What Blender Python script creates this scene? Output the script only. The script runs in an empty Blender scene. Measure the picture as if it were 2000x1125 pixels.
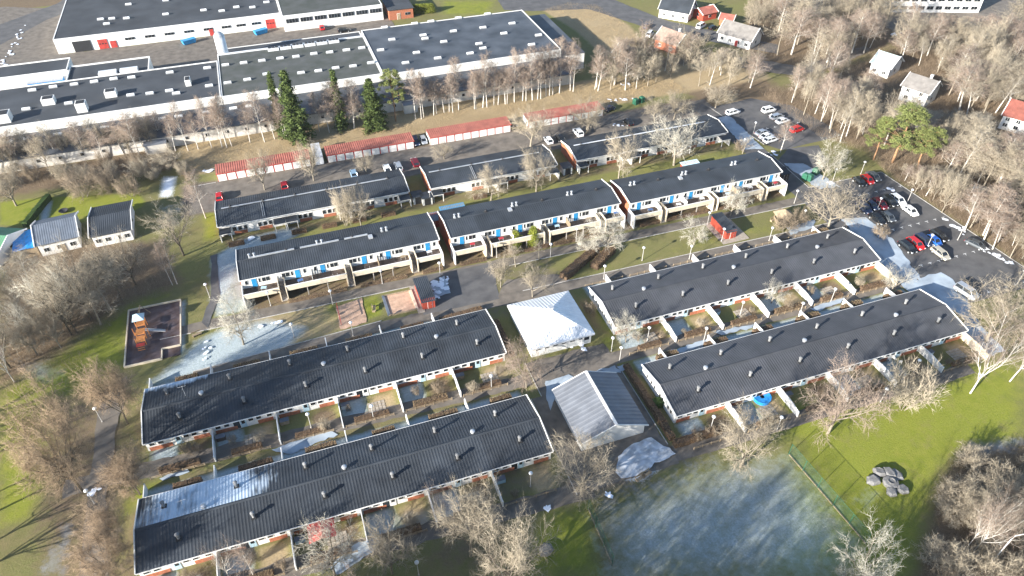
import bpy, math, random
import numpy as np
from mathutils import Vector, Matrix
random.seed(7); RNG = np.random.default_rng(7)
SC = bpy.context.scene; COL = SC.collection
R = math.radians
# ------------------------------------------------------------------ camera
# The estate stands on one grid, so world X runs along the terraces (east) and Y across them (north);
# the drone hovers at (0,0,100) and looks 19.3 degrees east of the Y axis.
FPX, PITCH, YAW, CAMH = 1407.0, R(40.9), R(19.3), 100.0
cd = bpy.data.cameras.new('camera'); cam = bpy.data.objects.new('camera', cd); COL.objects.link(cam)
cam.location = (0, 0, CAMH); cam.rotation_euler = (R(90) - PITCH, 0, -YAW)
cd.sensor_width = 36; cd.lens = 36 * FPX / 2000; cd.clip_start = 1; cd.clip_end = 9000
SC.camera = cam
# ------------------------------------------------------------------ light
SHAD, ELEV = R(21.0), R(18.3)                  # shadows fall towards +X, a little +Y
w = bpy.data.worlds.new('World'); SC.world = w; w.use_nodes = True
nt = w.node_tree; bg = nt.nodes['Background']
sky = nt.nodes.new('ShaderNodeTexSky'); sky.sky_type = 'NISHITA'; sky.sun_disc = False
sky.sun_elevation = ELEV; sky.sun_rotation = R(90) - (SHAD + math.pi); sky.air_density = 1.0; sky.dust_density = 0.4; sky.ozone_density = 2.2
nt.links.new(sky.outputs[0], bg.inputs[0]); bg.inputs[1].default_value = 0.088
sl = bpy.data.lights.new('sun', 'SUN'); sl.energy = 5.0; sl.angle = R(0.6); sl.color = (1.0, 0.955, 0.88)
so = bpy.data.objects.new('sun', sl); COL.objects.link(so); so.location = (-200, -100, 150)
so.rotation_euler = Vector((math.cos(SHAD) * math.cos(ELEV), math.sin(SHAD) * math.cos(ELEV), -math.sin(ELEV))).to_track_quat('-Z', 'Y').to_euler()
vs = SC.view_settings; vs.view_transform = 'Standard'; vs.look = 'None'; vs.exposure = 1.62; vs.gamma = 1.0; vs.use_curve_mapping = False
SC.cycles.max_bounces = 5; SC.cycles.diffuse_bounces = 3; SC.cycles.transparent_max_bounces = 8

# ------------------------------------------------------------------ survey helpers
SY, CY, SP, CP = math.sin(YAW), math.cos(YAW), math.sin(PITCH), math.cos(PITCH)
def G(x, y, z=0.0):
    """ground plan position (metres) of a point surveyed on the 2000 px photograph, at height z"""
    a = (x - 1000) / FPX; b = (y - 562.5) / FPX
    h = CP - b * SP; t = (CAMH - z) / (SP + b * CP)
    return (t * (a * CY + h * SY), t * (-a * SY + h * CY))
def depth(p): return p[0] * SY * CP + p[1] * CY * CP + CAMH * SP
def rise(bx, by, ty):
    """height of an upright thing whose foot is at (bx,by) and whose top shows at row ty"""
    u, v = G(bx, by); lo, hi = 0.0, 60.0
    f = u * SY + v * CY
    for _ in range(40):
        m = (lo + hi) / 2; d = f * CP + (CAMH - m) * SP; yy = 562.5 - FPX * (f * SP - (CAMH - m) * CP) / d
        if yy > ty: lo = m
        else: hi = m
    return lo
# ------------------------------------------------------------------ materials
MATS = {}
def mat(name, col, rough=0.7, noise=0.12, scale=1.5, objvar=0.0, spec=0.3, metal=0.0, bump=0.0, bscale=8.0, detail=4, col2=None):
    if name in MATS: return MATS[name]
    m = bpy.data.materials.new(name); m.use_nodes = True; n = m.node_tree.nodes; l = m.node_tree.links
    b = n['Principled BSDF']; b.inputs['Roughness'].default_value = rough; b.inputs['Metallic'].default_value = metal
    b.inputs['Specular IOR Level'].default_value = spec
    g = n.new('ShaderNodeNewGeometry'); t = n.new('ShaderNodeTexNoise'); t.inputs['Scale'].default_value = scale; t.inputs['Detail'].default_value = detail
    l.new(g.outputs['Position'], t.inputs['Vector'])
    mx = n.new('ShaderNodeMix'); mx.data_type = 'RGBA'
    c2 = col2 or tuple(c * (1 - noise) for c in col); c1 = col if col2 else tuple(min(1, c * (1 + noise)) for c in col)
    mx.inputs['A'].default_value = (*c1, 1); mx.inputs['B'].default_value = (*c2, 1)
    mr = n.new('ShaderNodeMapRange'); mr.inputs[1].default_value = 0.3; mr.inputs[2].default_value = 0.7
    l.new(t.outputs['Fac'], mr.inputs[0]); l.new(mr.outputs[0], mx.inputs['Factor'])
    out = mx.outputs['Result']
    if objvar:
        o = n.new('ShaderNodeObjectInfo'); r2 = n.new('ShaderNodeMapRange'); r2.inputs[3].default_value = 1 - objvar; r2.inputs[4].default_value = 1 + objvar
        l.new(o.outputs['Random'], r2.inputs[0]); vm = n.new('ShaderNodeVectorMath'); vm.operation = 'SCALE'
        l.new(out, vm.inputs[0]); l.new(r2.outputs[0], vm.inputs['Scale']); out = vm.outputs[0]
    l.new(out, b.inputs['Base Color'])
    if bump:
        bn = n.new('ShaderNodeTexNoise'); bn.inputs['Scale'].default_value = bscale; bn.inputs['Detail'].default_value = 3
        l.new(g.outputs['Position'], bn.inputs['Vector']); bp = n.new('ShaderNodeBump'); bp.inputs['Strength'].default_value = bump; bp.inputs['Distance'].default_value = 0.1
        l.new(bn.outputs['Fac'], bp.inputs['Height']); l.new(bp.outputs[0], b.inputs['Normal'])
    MATS[name] = m; return m
ROOF = mat('roof_sheet', (0.037, 0.043, 0.051), 0.62, 0.28, 0.3, 0.16, 0.3, detail=7)
ROOFG = mat('roof_sheet_grey', (0.066, 0.068, 0.075), 0.65, 0.2, 0.4, 0.12, 0.3, detail=7)
FELT = mat('roof_felt', (0.052, 0.056, 0.062), 0.8, 0.3, 0.12, 0.05, 0.3, detail=6)
FELTG = mat('roof_felt_mossy', (0.10, 0.102, 0.098), 0.85, 0.35, 0.25, 0.05, 0.2, detail=8, col2=(0.062, 0.068, 0.058))
FELTB = mat('roof_felt_streaked', (0.095, 0.105, 0.12), 0.6, 0.3, 0.18, 0.04, 0.4, detail=7, col2=(0.04, 0.046, 0.055))
WHITE = mat('white_paint', (0.74, 0.72, 0.68), 0.7, 0.07, 0.8, 0.05)
CREAM = mat('cream_board', (0.62, 0.53, 0.40), 0.75, 0.12, 1.2, 0.06)
BRICK = mat('red_brick', (0.36, 0.13, 0.07), 0.85, 0.25, 3.0, 0.06)
CONC = mat('grey_concrete', (0.33, 0.30, 0.27), 0.9, 0.25, 1.5, 0.08)
DARK = mat('dark_void', (0.03, 0.03, 0.032), 0.6, 0.1, 1)
GLASS = mat('window_glass', (0.02, 0.025, 0.03), 0.08, 0.1, 1, 0.3, 0.6)
BLUE = mat('blue_door', (0.03, 0.25, 0.50), 0.5, 0.1, 1, 0.1)
PALEB = mat('pale_blue_panel', (0.42, 0.58, 0.66), 0.5, 0.1, 1, 0.1)
RED = mat('red_paint', (0.42, 0.05, 0.04), 0.6, 0.2, 1, 0.05)
REDROOF = mat('red_roof_sheet', (0.33, 0.115, 0.085), 0.65, 0.25, 0.6, 0.05)
SHEDRED = mat('shed_red', (0.36, 0.06, 0.035), 0.8, 0.15, 1, 0.05)
STEEL = mat('galvanised', (0.50, 0.51, 0.52), 0.45, 0.15, 1.5, 0.06, 0.5, 0.4)
VENTG = mat('vent_grey', (.20, .20, .20), .6, .25, 3, .2, .3)
ZINC = mat('pale_sheet_metal', (0.72, 0.73, 0.74), 0.45, 0.08, 0.8, 0.03, 0.5, 0.15)
GREYSH = mat('grey_fibre_sheet', (0.14, 0.15, 0.17), 0.55, 0.15, 0.5, 0.06, 0.4)
WOOD = mat('weathered_wood', (0.30, 0.23, 0.15), 0.85, 0.3, 2.5, 0.12)
OWOOD = mat('orange_wood', (0.55, 0.22, 0.07), 0.75, 0.2, 2.5, 0.08)
DWOOD = mat('dark_wood', (0.08, 0.06, 0.05), 0.85, 0.3, 2, 0.1)
STONE = mat('sculpture_stone', (0.17, 0.165, 0.16), 0.75, 0.35, 2.2, 0.1, 0.4, bump=0.6, bscale=5)
SNOW = mat('snow', (0.80, 0.83, 0.88), 0.6, 0.06, 3, 0.02, bump=0.4, bscale=3)
TYRE = mat('tyre', (0.02, 0.02, 0.02), 0.8, 0.1, 2)
LAMPW = mat('lamp_head', (0.75, 0.75, 0.74), 0.4, 0.05, 2)
POLE = mat('lamp_pole', (0.45, 0.43, 0.40), 0.6, 0.1, 2)
GREENP = mat('green_plastic', (0.025, 0.11, 0.065), 0.5, 0.15, 2)
TARP = mat('blue_tarpaulin', (0.02, 0.24, 0.62), 0.4, 0.2, 1.5, 0, 0.5, bump=0.5, bscale=2)
MBARK = mat('limb_bark', (0.25, 0.215, 0.165), 0.9, 0.25, 3, 0.15, 0.1)
DBARK = mat('dark_bark', (0.10, 0.085, 0.065), 0.9, 0.3, 3, 0.15, 0.1)
BBARK = mat('birch_bark', (0.70, 0.67, 0.60), 0.8, 0.15, 2.5, 0.06, 0.2, col2=(0.36, 0.32, 0.28))
TWIG = mat('tan_twigs', (0.37, 0.315, 0.235), 0.9, 0.2, 0.6, 0.20, 0.1)
TWIGP = mat('birch_twigs', (0.31, 0.24, 0.19), 0.9, 0.2, 0.6, 0.16, 0.1)
TWIGB = mat('brown_twigs', (0.29, 0.23, 0.165), 0.9, 0.25, 0.6, 0.15, 0.1)
TWIGG = mat('pale_lichen_twigs', (0.50, 0.465, 0.385), 0.9, 0.15, 0.6, 0.12, 0.1)
RUST = mat('withered_leaves', (0.33, 0.245, 0.165), 0.9, 0.3, 1.2, 0.15, 0.1)
SPRUCE = mat('spruce_needles', (0.085, 0.115, 0.035), 0.85, 0.4, 0.8, 0.15, 0.1)
PINE = mat('pine_needles', (0.16, 0.18, 0.06), 0.85, 0.3, 0.6, 0.1, 0.1)
THUJA = mat('thuja_leaves', (0.22, 0.24, 0.04), 0.85, 0.3, 1.5, 0.1, 0.1)
HEDGE = mat('hedge_twigs', (0.30, 0.195, 0.11), 0.9, 0.3, 1.5, 0.22, 0.1)
HCORE = mat('hedge_core', (0.11, 0.075, 0.05), 0.95, 0.3, 2, 0.1, 0.05)
EVERG = mat('evergreen_leaves', (0.05, 0.085, 0.025), 0.8, 0.3, 1.5, 0.15, 0.1)
STRAW = mat('dry_grass', (0.40, 0.30, 0.17), 0.95, 0.25, 0.4, 0.1, 0.05)
SCRUB = mat('scrub_twigs', (0.29, 0.22, 0.15), 0.95, 0.3, 0.25, 0.1, 0.05)

# ------------------------------------------------------------------ mesh builder
class MB:
    def __init__(s): s.v = []; s.f = []; s.m = []
    def quad(s, a, b, c, d, mi=0):
        i = len(s.v); s.v += [a, b, c, d]; s.f.append((i, i+1, i+2, i+3)); s.m.append(mi)
    def poly(s, pts, mi=0):
        i = len(s.v); s.v += list(pts); s.f.append(tuple(range(i, i+len(pts)))); s.m.append(mi)
    def box(s, cx, cy, z0, sx, sy, sz, mi=0, rz=0.0, top=1.0):
        i = len(s.v); c, q = math.cos(rz), math.sin(rz)
        for z, k in ((z0, 1.0), (z0 + sz, top)):
            for dx, dy in ((-1,-1),(1,-1),(1,1),(-1,1)):
                x, y = dx*sx/2*k, dy*sy/2*k; s.v.append((cx + x*c - y*q, cy + x*q + y*c, z))
        for f in ((3,2,1,0),(4,5,6,7),(0,1,5,4),(1,2,6,5),(2,3,7,6),(3,0,4,7)): s.f.append(tuple(i+k for k in f)); s.m.append(mi)
        return s
    def prism(s, pts, axis, a0, a1, mi=0):
        """extrude a polygon; axis 'z': pts are (x,y); 'x': pts are (y,z); 'y': pts are (x,z)"""
        def P(p, a): return (p[0], p[1], a) if axis == 'z' else ((a, p[0], p[1]) if axis == 'x' else (p[0], a, p[1]))
        n = len(pts); i = len(s.v); s.v += [P(p, a0) for p in pts] + [P(p, a1) for p in pts]
        flip = axis == 'y'
        def F(t): s.f.append(tuple(reversed(t)) if flip else tuple(t)); s.m.append(mi)
        F([i + k for k in reversed(range(n))]); F([i + n + k for k in range(n)])
        for k in range(n): q = (k + 1) % n; F([i+k, i+q, i+n+q, i+n+k])
        return s
    def tube(s, pts, rad, n=6, mi=0, cap=True):
        pts = [Vector(p) for p in pts]; i = len(s.v)
        for k, p in enumerate(pts):
            d = (pts[min(k+1, len(pts)-1)] - pts[max(k-1, 0)]).normalized()
            a = d.cross(Vector((0, 0, 1)) if abs(d.z) < 0.9 else Vector((1, 0, 0))).normalized(); b = d.cross(a)
            for j in range(n):
                t = 2*math.pi*j/n; q = p + (a*math.cos(t) - b*math.sin(t)) * rad[k]; s.v.append((q.x, q.y, q.z))
        for k in range(len(pts)-1):
            for j in range(n):
                j2 = (j+1) % n; s.f.append((i+k*n+j, i+k*n+j2, i+(k+1)*n+j2, i+(k+1)*n+j)); s.m.append(mi)
        if cap:
            s.f.append(tuple(i+j for j in reversed(range(n)))); s.m.append(mi)
            e = i+(len(pts)-1)*n; s.f.append(tuple(e+j for j in range(n))); s.m.append(mi)
        return s
    def lathe(s, prof, n=12, mi=0, cx=0, cy=0):
        i = len(s.v)
        for r, z in prof:
            for j in range(n): t = 2*math.pi*j/n; s.v.append((cx + r*math.cos(t), cy + r*math.sin(t), z))
        for k in range(len(prof)-1):
            for j in range(n): j2 = (j+1) % n; s.f.append((i+k*n+j, i+k*n+j2, i+(k+1)*n+j2, i+(k+1)*n+j)); s.m.append(mi)
        s.f.append(tuple(i+j for j in reversed(range(n)))); s.m.append(mi)
        e = i+(len(prof)-1)*n; s.f.append(tuple(e+j for j in range(n))); s.m.append(mi); return s
    def mesh(s, name, mats, smooth=False):
        me = bpy.data.meshes.new(name); me.from_pydata(s.v, [], s.f)
        for m in (mats if isinstance(mats, (list, tuple)) else [mats]): me.materials.append(m)
        me.polygons.foreach_set('material_index', s.m)
        if smooth: me.polygons.foreach_set('use_smooth', [True]*len(s.f))
        me.update(); return me
def npmesh(name, V, F, m, smooth=False):
    """fast mesh from numpy arrays, all faces of the same size"""
    me = bpy.data.meshes.new(name); k = F.shape[1]
    me.vertices.add(len(V)); me.vertices.foreach_set('co', V.astype(np.float32).ravel())
    me.loops.add(F.size); me.loops.foreach_set('vertex_index', F.astype(np.int32).ravel())
    me.polygons.add(len(F)); me.polygons.foreach_set('loop_start', np.arange(0, F.size, k, dtype=np.int32))
    me.materials.append(m)
    if smooth: me.polygons.foreach_set('use_smooth', np.ones(len(F), bool))
    me.update(calc_edges=True); return me
SUBS = {}
def part(name, mesh, parent, loc=(0,0,0), rz=0.0, sc=None, mats=None):
    o = bpy.data.objects.new(name, mesh); COL.objects.link(o); o.parent = parent; o.location = loc; o.rotation_euler = (0, 0, rz)
    if sc: o.scale = sc
    if mats:
        for k, m in enumerate(mats):
            if m: o.material_slots[k].link = 'OBJECT'; o.material_slots[k].material = m
    for sn, sm in SUBS.get(mesh.name, ()): c = bpy.data.objects.new(sn, sm); COL.objects.link(c); c.parent = o
    return o
def tag(o, label, cat, group=None):
    o['label'] = label; o['category'] = cat
    if group: o['group'] = group
    return o
def thing(name, label, cat, loc=(0,0,0), rz=0.0, group=None, mesh=None, sc=None):
    o = bpy.data.objects.new(name, mesh); COL.objects.link(o); o.location = loc; o.rotation_euler = (0, 0, rz)
    if sc: o.scale = sc
    if mesh is None: o.empty_display_size = 0.5
    return tag(o, label, cat, group)
def struct(name, mesh, kind='structure', label=None, loc=(0,0,0)):
    o = bpy.data.objects.new(name, mesh); COL.objects.link(o); o['kind'] = kind; o.location = loc
    if label: o['label'] = label; o['category'] = name.replace('_', ' ')
    return o
MESHES = {}
def cached(key, fn):
    if key not in MESHES: MESHES[key] = fn()
    return MESHES[key]
# ------------------------------------------------------------------ ground
def PX(pts): return [G(*p) for p in pts]
def rect(u0, u1, v0, v1): return [(u0, v0), (u1, v0), (u1, v1), (u0, v1)]
def sdist(P, poly):
    """signed distance of points to a polygon (positive inside)"""
    poly = np.array(poly); n = len(poly); d = np.full(len(P), 1e9); ins = np.zeros(len(P), bool)
    for i in range(n):
        a, b = poly[i], poly[(i+1) % n]; e = b - a; wv = P - a
        t = np.clip((wv @ e) / (e @ e), 0, 1); d = np.minimum(d, np.hypot(*(wv - t[:, None]*e).T))
        c = (a[1] > P[:, 1]) != (b[1] > P[:, 1])
        ins ^= c & (P[:, 0] < (b[0]-a[0]) * (P[:, 1]-a[1]) / (b[1]-a[1] + 1e-12) + a[0])
    return np.where(ins, d, -d)
LOWS = [('A', -33.6, 30.0, 65.4, 78.2), ('B', -33.4, 30.0, 89.1, 101.8), ('C', 52.3, 115.5, 88.6, 101.2), ('D', 52.7, 116.3, 65.2, 78.0)]
MASK = [  # (layer, polygon, feather m, strength)
 ('green', PX([(0,395),(90,385),(275,378),(285,398),(250,420),(90,445),(0,440)]), 1, 1.0), ('green', PX([(0,520),(45,520),(40,560),(0,560)]), 1, .9),
 ('green', PX([(395,400),(425,400),(430,465),(395,475)]), 1.5, .75), ('green', PX([(1480,70),(1540,60),(1530,105),(1470,105)]), 2, .9),
 ('green', PX([(1480,800),(1800,740),(2000,700),(2000,880),(1850,920),(1780,1125),(1500,1125),(1560,880)]), 6, 1.0), ('green', PX([(1060,1010),(1150,970),(1170,1125),(1030,1125)]), 3, .9),
 ('green', PX([(0,770),(150,675),(250,605),(330,575),(250,600),(240,720),(190,770),(60,1010),(0,1030)]), 2.5, 1.0), ('green', PX([(250,960),(330,930),(380,950),(260,990),(240,1060),(220,1040)]), 1.5, .9),
 ('green', PX([(860,0),(970,0),(960,30),(860,30)]), 3, .7), ('green', PX([(0,60),(50,40),(10,120),(0,130)]), 2, .9), ('green', PX([(630,600),(655,590),(665,640),(620,630)]), 1, .7),
 ('green', PX([(705,583),(740,575),(750,615),(715,625)]), .8, .8), ('green', PX([(1220,520),(1390,440),(1560,430),(1560,450),(1420,480)]), 3, .45), ('green', PX([(1155,600),(1180,590),(1205,640),(1195,690),(1170,660)]), 1, .7),
 ('leaf', PX([(0,480),(120,470),(300,470),(360,550),(245,590),(150,660),(40,735),(0,755)]), 3, 1.0), ('leaf', PX([(1480,190),(1600,150),(1760,90),(2100,40),(2150,560),(2000,525),(1745,350),(1690,290),(1600,265)]), 4, 1.0),
 ('leaf', PX([(1430,90),(1480,-10),(1760,-10),(1740,90),(1560,160)]), 4, 1.0), ('leaf', PX([(1830,940),(1880,870),(2050,850),(2100,1160),(1780,1160)]), 3, 1.0), ('leaf', PX([(60,780),(260,720),(270,870),(250,1160),(60,1160),(60,900)]), 4, .7),
 ('leaf', rect(-120, -28, 183, 196), 3, 1.0), ('leaf', rect(118, 150, 160, 205), 4, .8), ('leaf', PX([(290,940),(1000,745),(1010,765),(290,980)]), 1, .5), ('leaf', PX([(840,1010),(1010,960),(1060,1000),(980,1125),(820,1125)]), 4, .6),
 ('dry', rect(-28, 150, 178.2, 196.5), 2.5, 1.0), ('dry', PX([(1060,20),(1110,5),(1165,8),(1230,50),(1270,100),(1180,110),(1125,60)]), 2, 1.0), ('dry', PX([(420,620),(640,590),(700,640),(560,690),(480,680)]), 2, .6),
 ('dry', PX([(1250,500),(1500,440),(1500,465),(1230,545)]), 3, .35), ('dry', PX([(1390,190),(1440,180),(1450,210),(1400,225)]), 1.5, .7), ('dry', PX([(1100,780),(1300,860),(1290,900),(1060,960)]), 2, .2),
 ('frost', PX([(1150,990),(1250,940),(1400,890),(1500,880),(1560,890),(1640,980),(1700,1060),(1640,1160),(1180,1160)]), 8, .62), ('frost', PX([(1690,930),(1745,960),(1700,1020),(1650,980)]), 3, .45), ('frost', PX([(1850,900),(1900,860),(2000,850),(2000,880),(1900,900)]), 3, .6),
 ('frost', PX([(412,505),(465,470),(560,445),(600,450),(560,470),(470,505),(455,560),(430,585),(415,560)]), 1.5, .95), ('frost', PX([(380,670),(440,640),(520,625),(600,640),(560,680),(480,715),(330,745),(290,748),(350,705)]), 2, .95),
 ('frost', PX([(345,590),(362,585),(362,690),(350,690)]), .8, .8), ('frost', PX([(410,520),(425,500),(425,600),(395,590)]), 2, .5), ('frost', PX([(0,690),(110,700),(160,740),(60,760)]), 3, .5), ('frost', PX([(60,1125),(130,1000),(160,1020),(130,1160)]), 3, .5),
 ('frost', PX([(285,400),(380,380),(370,440),(300,470)]), 4, .4), ('frost', PX([(770,1000),(960,960),(960,1010),(800,1050),(640,1125),(600,1110)]), 3, .5), ('frost', PX([(80,395),(105,390),(95,430),(75,440)]), .8, .8),
 ('snow', PX([(1195,930),(1205,885),(1270,855),(1325,890),(1250,940)]), 1.2, .95), ('snow', PX([(318,345),(345,345),(335,385),(312,385)]), 1.5, .9),
 ('dirt', PX([(1080,930),(1200,880),(1380,850),(1400,880),(1210,960),(1100,990)]), 2, .8), ('dirt', PX([(1160,960),(1380,890),(1400,910),(1230,980),(1180,1010)]), 3, .6), ('dirt', rect(-28, 120, 159, 174), 1.5, .9), ('dirt', rect(30.4, 50.5, 100, 120), 2, .45), ('dirt', PX([(680,950),(1080,870),(1085,960),(900,1010)]), 2, .5),
]
for n_, u0, u1, v0, v1 in LOWS:
    MASK += [('frost', rect(u0, u1, v1-.5, v1 + 3.4), .8, .85), ('green', rect(u0, u1, v0-5.5, v0), .8, .32), ('leaf', rect(u0-3, u0, v0, v1), .8, .6)]
    for k in range(6):
        x = u0 + k*(u1-u0)/6
        MASK += [('frost', rect(x+.2, x+5, v0-5.5, v0+.5), .6, .75 if (k*7+len(n_)) % 3 else .2), ('dry' if k % 2 else 'leaf', rect(x+5.5, x+10, v0-5.5, v0), 1, .8)]
MASK += [('leaf', rect(-16, 114, 119.3, 124), .5, .7), ('dry', rect(-8, 26, 119.4, 120.6), .4, .8), ('green', rect(-19, 114, 139, 147), 1.5, .4), ('leaf', rect(-19, 114, 143.5, 147.5), 1, .6), ('frost', rect(-22, -14, 120, 136), 1, .6)]
def axis(lo, hi, step, far):
    a = list(np.arange(lo, hi + .01, step)); o1 = [lo - 4*1.6**k for k in range(1, far)]; o2 = [hi + 4*1.6**k for k in range(1, far)]
    return np.array(sorted(o1) + a + o2)
gx, gy = axis(-115, 215, 1.0, 15), axis(26, 330, 1.0, 15)
XX, YY = np.meshgrid(gx, gy); GP = np.stack([XX.ravel(), YY.ravel()], 1)
LAY = {k: np.zeros(len(GP)) for k in ('green', 'leaf', 'dry', 'frost', 'snow', 'dirt')}
for lay, poly, fe, stg in MASK:
    q = np.array(poly); sel = np.all((GP > q.min(0) - 2*fe - 1) & (GP < q.max(0) + 2*fe + 1), axis=1)
    if not sel.any(): continue
    m_ = np.clip(sdist(GP[sel], poly) / fe * .5 + .5, 0, 1) * stg
    LAY[lay][sel] = np.maximum(LAY[lay][sel], m_)
far_ = (GP[:, 0] < -110) | (GP[:, 0] > 205) | (GP[:, 1] > 325); LAY['leaf'][far_] = .8
nx, ny = len(gx), len(gy); idx = np.arange(nx*ny).reshape(ny, nx)
Fg = np.stack([idx[:-1, :-1], idx[:-1, 1:], idx[1:, 1:], idx[1:, :-1]], -1).reshape(-1, 4)
def ground_mat():
    m = bpy.data.materials.new('ground_cover'); m.use_nodes = True; n = m.node_tree.nodes; l = m.node_tree.links; b = n['Principled BSDF']
    b.inputs['Roughness'].default_value = .95; b.inputs['Specular IOR Level'].default_value = .1
    g = n.new('ShaderNodeNewGeometry')
    def noise(sc, det=5, rough=.6):
        t = n.new('ShaderNodeTexNoise'); t.inputs['Scale'].default_value = sc; t.inputs['Detail'].default_value = det; t.inputs['Roughness'].default_value = rough
        l.new(g.outputs['Position'], t.inputs['Vector']); return t.outputs['Fac']
    def ramp(x, a, c):
        r = n.new('ShaderNodeMapRange'); r.inputs[1].default_value = a; r.inputs[2].default_value = c; l.new(x, r.inputs[0]); return r.outputs[0]
    def mix(f, a, c):
        x = n.new('ShaderNodeMix'); x.data_type = 'RGBA'
        for s_, v in (('Factor', f), ('A', a), ('B', c)):
            if isinstance(v, tuple): x.inputs[s_].default_value = (*v, 1)
            else: l.new(v, x.inputs[s_])
        return x.outputs['Result']
    def ma(op, a, c):
        x = n.new('ShaderNodeMath'); x.operation = op
        for k, v in ((0, a), (1, c)):
            if isinstance(v, (int, float)): x.inputs[k].default_value = v
            else: l.new(v, x.inputs[k])
        return x.outputs[0]
    fine, mid, big = noise(3.0, 6, .75), noise(.5, 6, .7), noise(.07, 4)
    outs = {}
    for an, ks in (('cover_a', ('green', 'leaf', 'dry')), ('cover_b', ('frost', 'snow', 'dirt'))):
        a = n.new('ShaderNodeAttribute'); a.attribute_name = an; s_ = n.new('ShaderNodeSeparateColor'); l.new(a.outputs['Color'], s_.inputs[0])
        for k, o in zip(ks, s_.outputs): outs[k] = o
    def masked(k, amt=.8, nz=None):
        x = ma('ADD', outs[k], ma('MULTIPLY', ma('SUBTRACT', nz or mid, .5), amt)); return ramp(ma('MULTIPLY', x, ramp(outs[k], 0, .12)), .3, .75)
    c = mix(ramp(mid, .3, .7), (.135, .135, .05), (.20, .165, .08)); c = mix(ramp(big, .35, .65), c, mix(ramp(fine, .3, .7), (.12, .145, .035), (.23, .195, .09)))
    c = mix(masked('green', .7), c, mix(ramp(big, .35, .65), mix(ramp(fine, .3, .7), (.155, .185, .022), (.26, .265, .05)), mix(ramp(mid, .3, .7), (.13, .17, .015), (.26, .25, .05))))
    worn = noise(.22, 7, .75); c = mix(ma('MULTIPLY', ramp(worn, .52, .68), .55), c, mix(ramp(fine, .3, .7), (.27, .215, .105), (.17, .15, .06)))
    c = mix(masked('dirt', .9), c, mix(ramp(fine, .3, .7), (.20, .155, .12), (.11, .09, .075)))
    c = mix(masked('leaf', .9), c, mix(ramp(fine, .3, .7), mix(ramp(mid, .3, .7), (.16, .112, .07), (.085, .065, .045)), (.21, .155, .10)))
    c = mix(masked('dry', .6), c, mix(ramp(fine, .3, .7), mix(ramp(mid, .3, .7), (.36, .27, .15), (.24, .17, .10)), (.42, .33, .20)))
    c = mix(ma('MULTIPLY', masked('frost', .6), .82), c, mix(ramp(fine, .3, .7), (.54, .60, .66), (.27, .34, .34)))
    c = mix(masked('snow', 1.0, fine), c, (.80, .83, .87))
    l.new(c, b.inputs['Base Color'])
    bp = n.new('ShaderNodeBump'); bp.inputs['Strength'].default_value = .7; bp.inputs['Distance'].default_value = .12; l.new(fine, bp.inputs['Height']); l.new(bp.outputs[0], b.inputs['Normal'])
    return m
gme = npmesh('ground', np.column_stack([GP, np.zeros(len(GP))]), Fg, ground_mat())
for an, ks in (('cover_a', ('green', 'leaf', 'dry')), ('cover_b', ('frost', 'snow', 'dirt'))):
    at = gme.attributes.new(an, 'FLOAT_COLOR', 'POINT'); at.data.foreach_set('color', np.stack([LAY[k] for k in ks] + [np.ones(len(GP))], 1).astype(np.float32).ravel())
struct('ground', gme)
# paved sheets: each lies a few millimetres to centimetres above the one below
ASPH = mat('asphalt', (0.125, 0.12, 0.117), .85, .3, .35, .05, .3, bump=.2, bscale=20, detail=8, col2=(.075, .073, .074))
ASPHB = mat('worn_asphalt', (0.20, 0.172, 0.142), .9, .3, .5, .08, .2, bump=.2, bscale=20, detail=8, col2=(.115, .10, .085))
SAND = mat('pink_sand', (0.50, 0.33, 0.23), .95, .2, 1.2, .05, .1, bump=.5, bscale=4)
RUBBER = mat('play_surface', (0.075, 0.045, 0.038), .9, .35, .6, 0, .2, detail=7, col2=(.11, .09, .10))
PAVING = mat('grey_paving', (0.36, 0.31, 0.25), .9, .2, 2, .08, .2)
KERB = mat('kerb_stone', (0.40, 0.38, 0.35), .85, .2, 2, .05)
PAINT = mat('road_paint', (0.75, 0.75, 0.73), .7, .1, 3)
FROSTA = mat('frosted_asphalt', (0.42, 0.48, 0.53), .6, .3, .35, .05, .3, detail=7, col2=(.27, .31, .35))
ZL = [0.010]
def fray(poly, amp, step=1.5, seed=0):
    r = random.Random(seed); out = []
    for i, a in enumerate(poly):
        b = poly[(i+1) % len(poly)]; d = math.hypot(b[0]-a[0], b[1]-a[1]); k = max(1, int(d/step))
        for j in range(k): t = j/k; out.append((a[0]+(b[0]-a[0])*t + r.gauss(0, amp), a[1]+(b[1]-a[1])*t + r.gauss(0, amp)))
    return out
def sheet(name, poly, m, amp=.06, step=1.5, z=None):
    ZL[0] += .004; b = MB(); zz = ZL[0] if z is None else z
    b.poly([(x, y, zz) for x, y in (fray(poly, amp, step, len(name)+len(poly)+int(abs(poly[0][0]))) if amp else poly)])
    me = b.mesh(name, m); p = me.polygons[0]
    if p.normal.z < 0: me.flip_normals()
    return struct(name, me)
sheet('lane', [(-46,88),(-46,84.6),(-10,83.2),(33,82),(33,85),(-10,86.3)], ASPHB, .12)
sheet('lane', rect(49, 122.5, 81.7, 84.7), ASPHB, .1); sheet('lane', [(-42,60.6),(34,56.6),(34,60),(-42,63.4)], ASPHB, .15); sheet('lane', [(49,58.4),(112,57.4),(112,60.2),(49,61.4)], ASPHB, .12)
sheet('court', [(31.4,58),(49.6,58),(49.6,87.6),(33.4,87.6),(33.4,79),(31.4,79)], ASPHB, .1)
sheet('footpath', [(-26,103.2),(10,105),(36,104.3),(118,103.5),(118,106.2),(36,107.4),(10,108),(-26,106)], ASPHB, .1)
sheet('footpath', [(-32,117.2),(118,115.2),(118,118),(-32,120)], ASPHB, .1)
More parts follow.
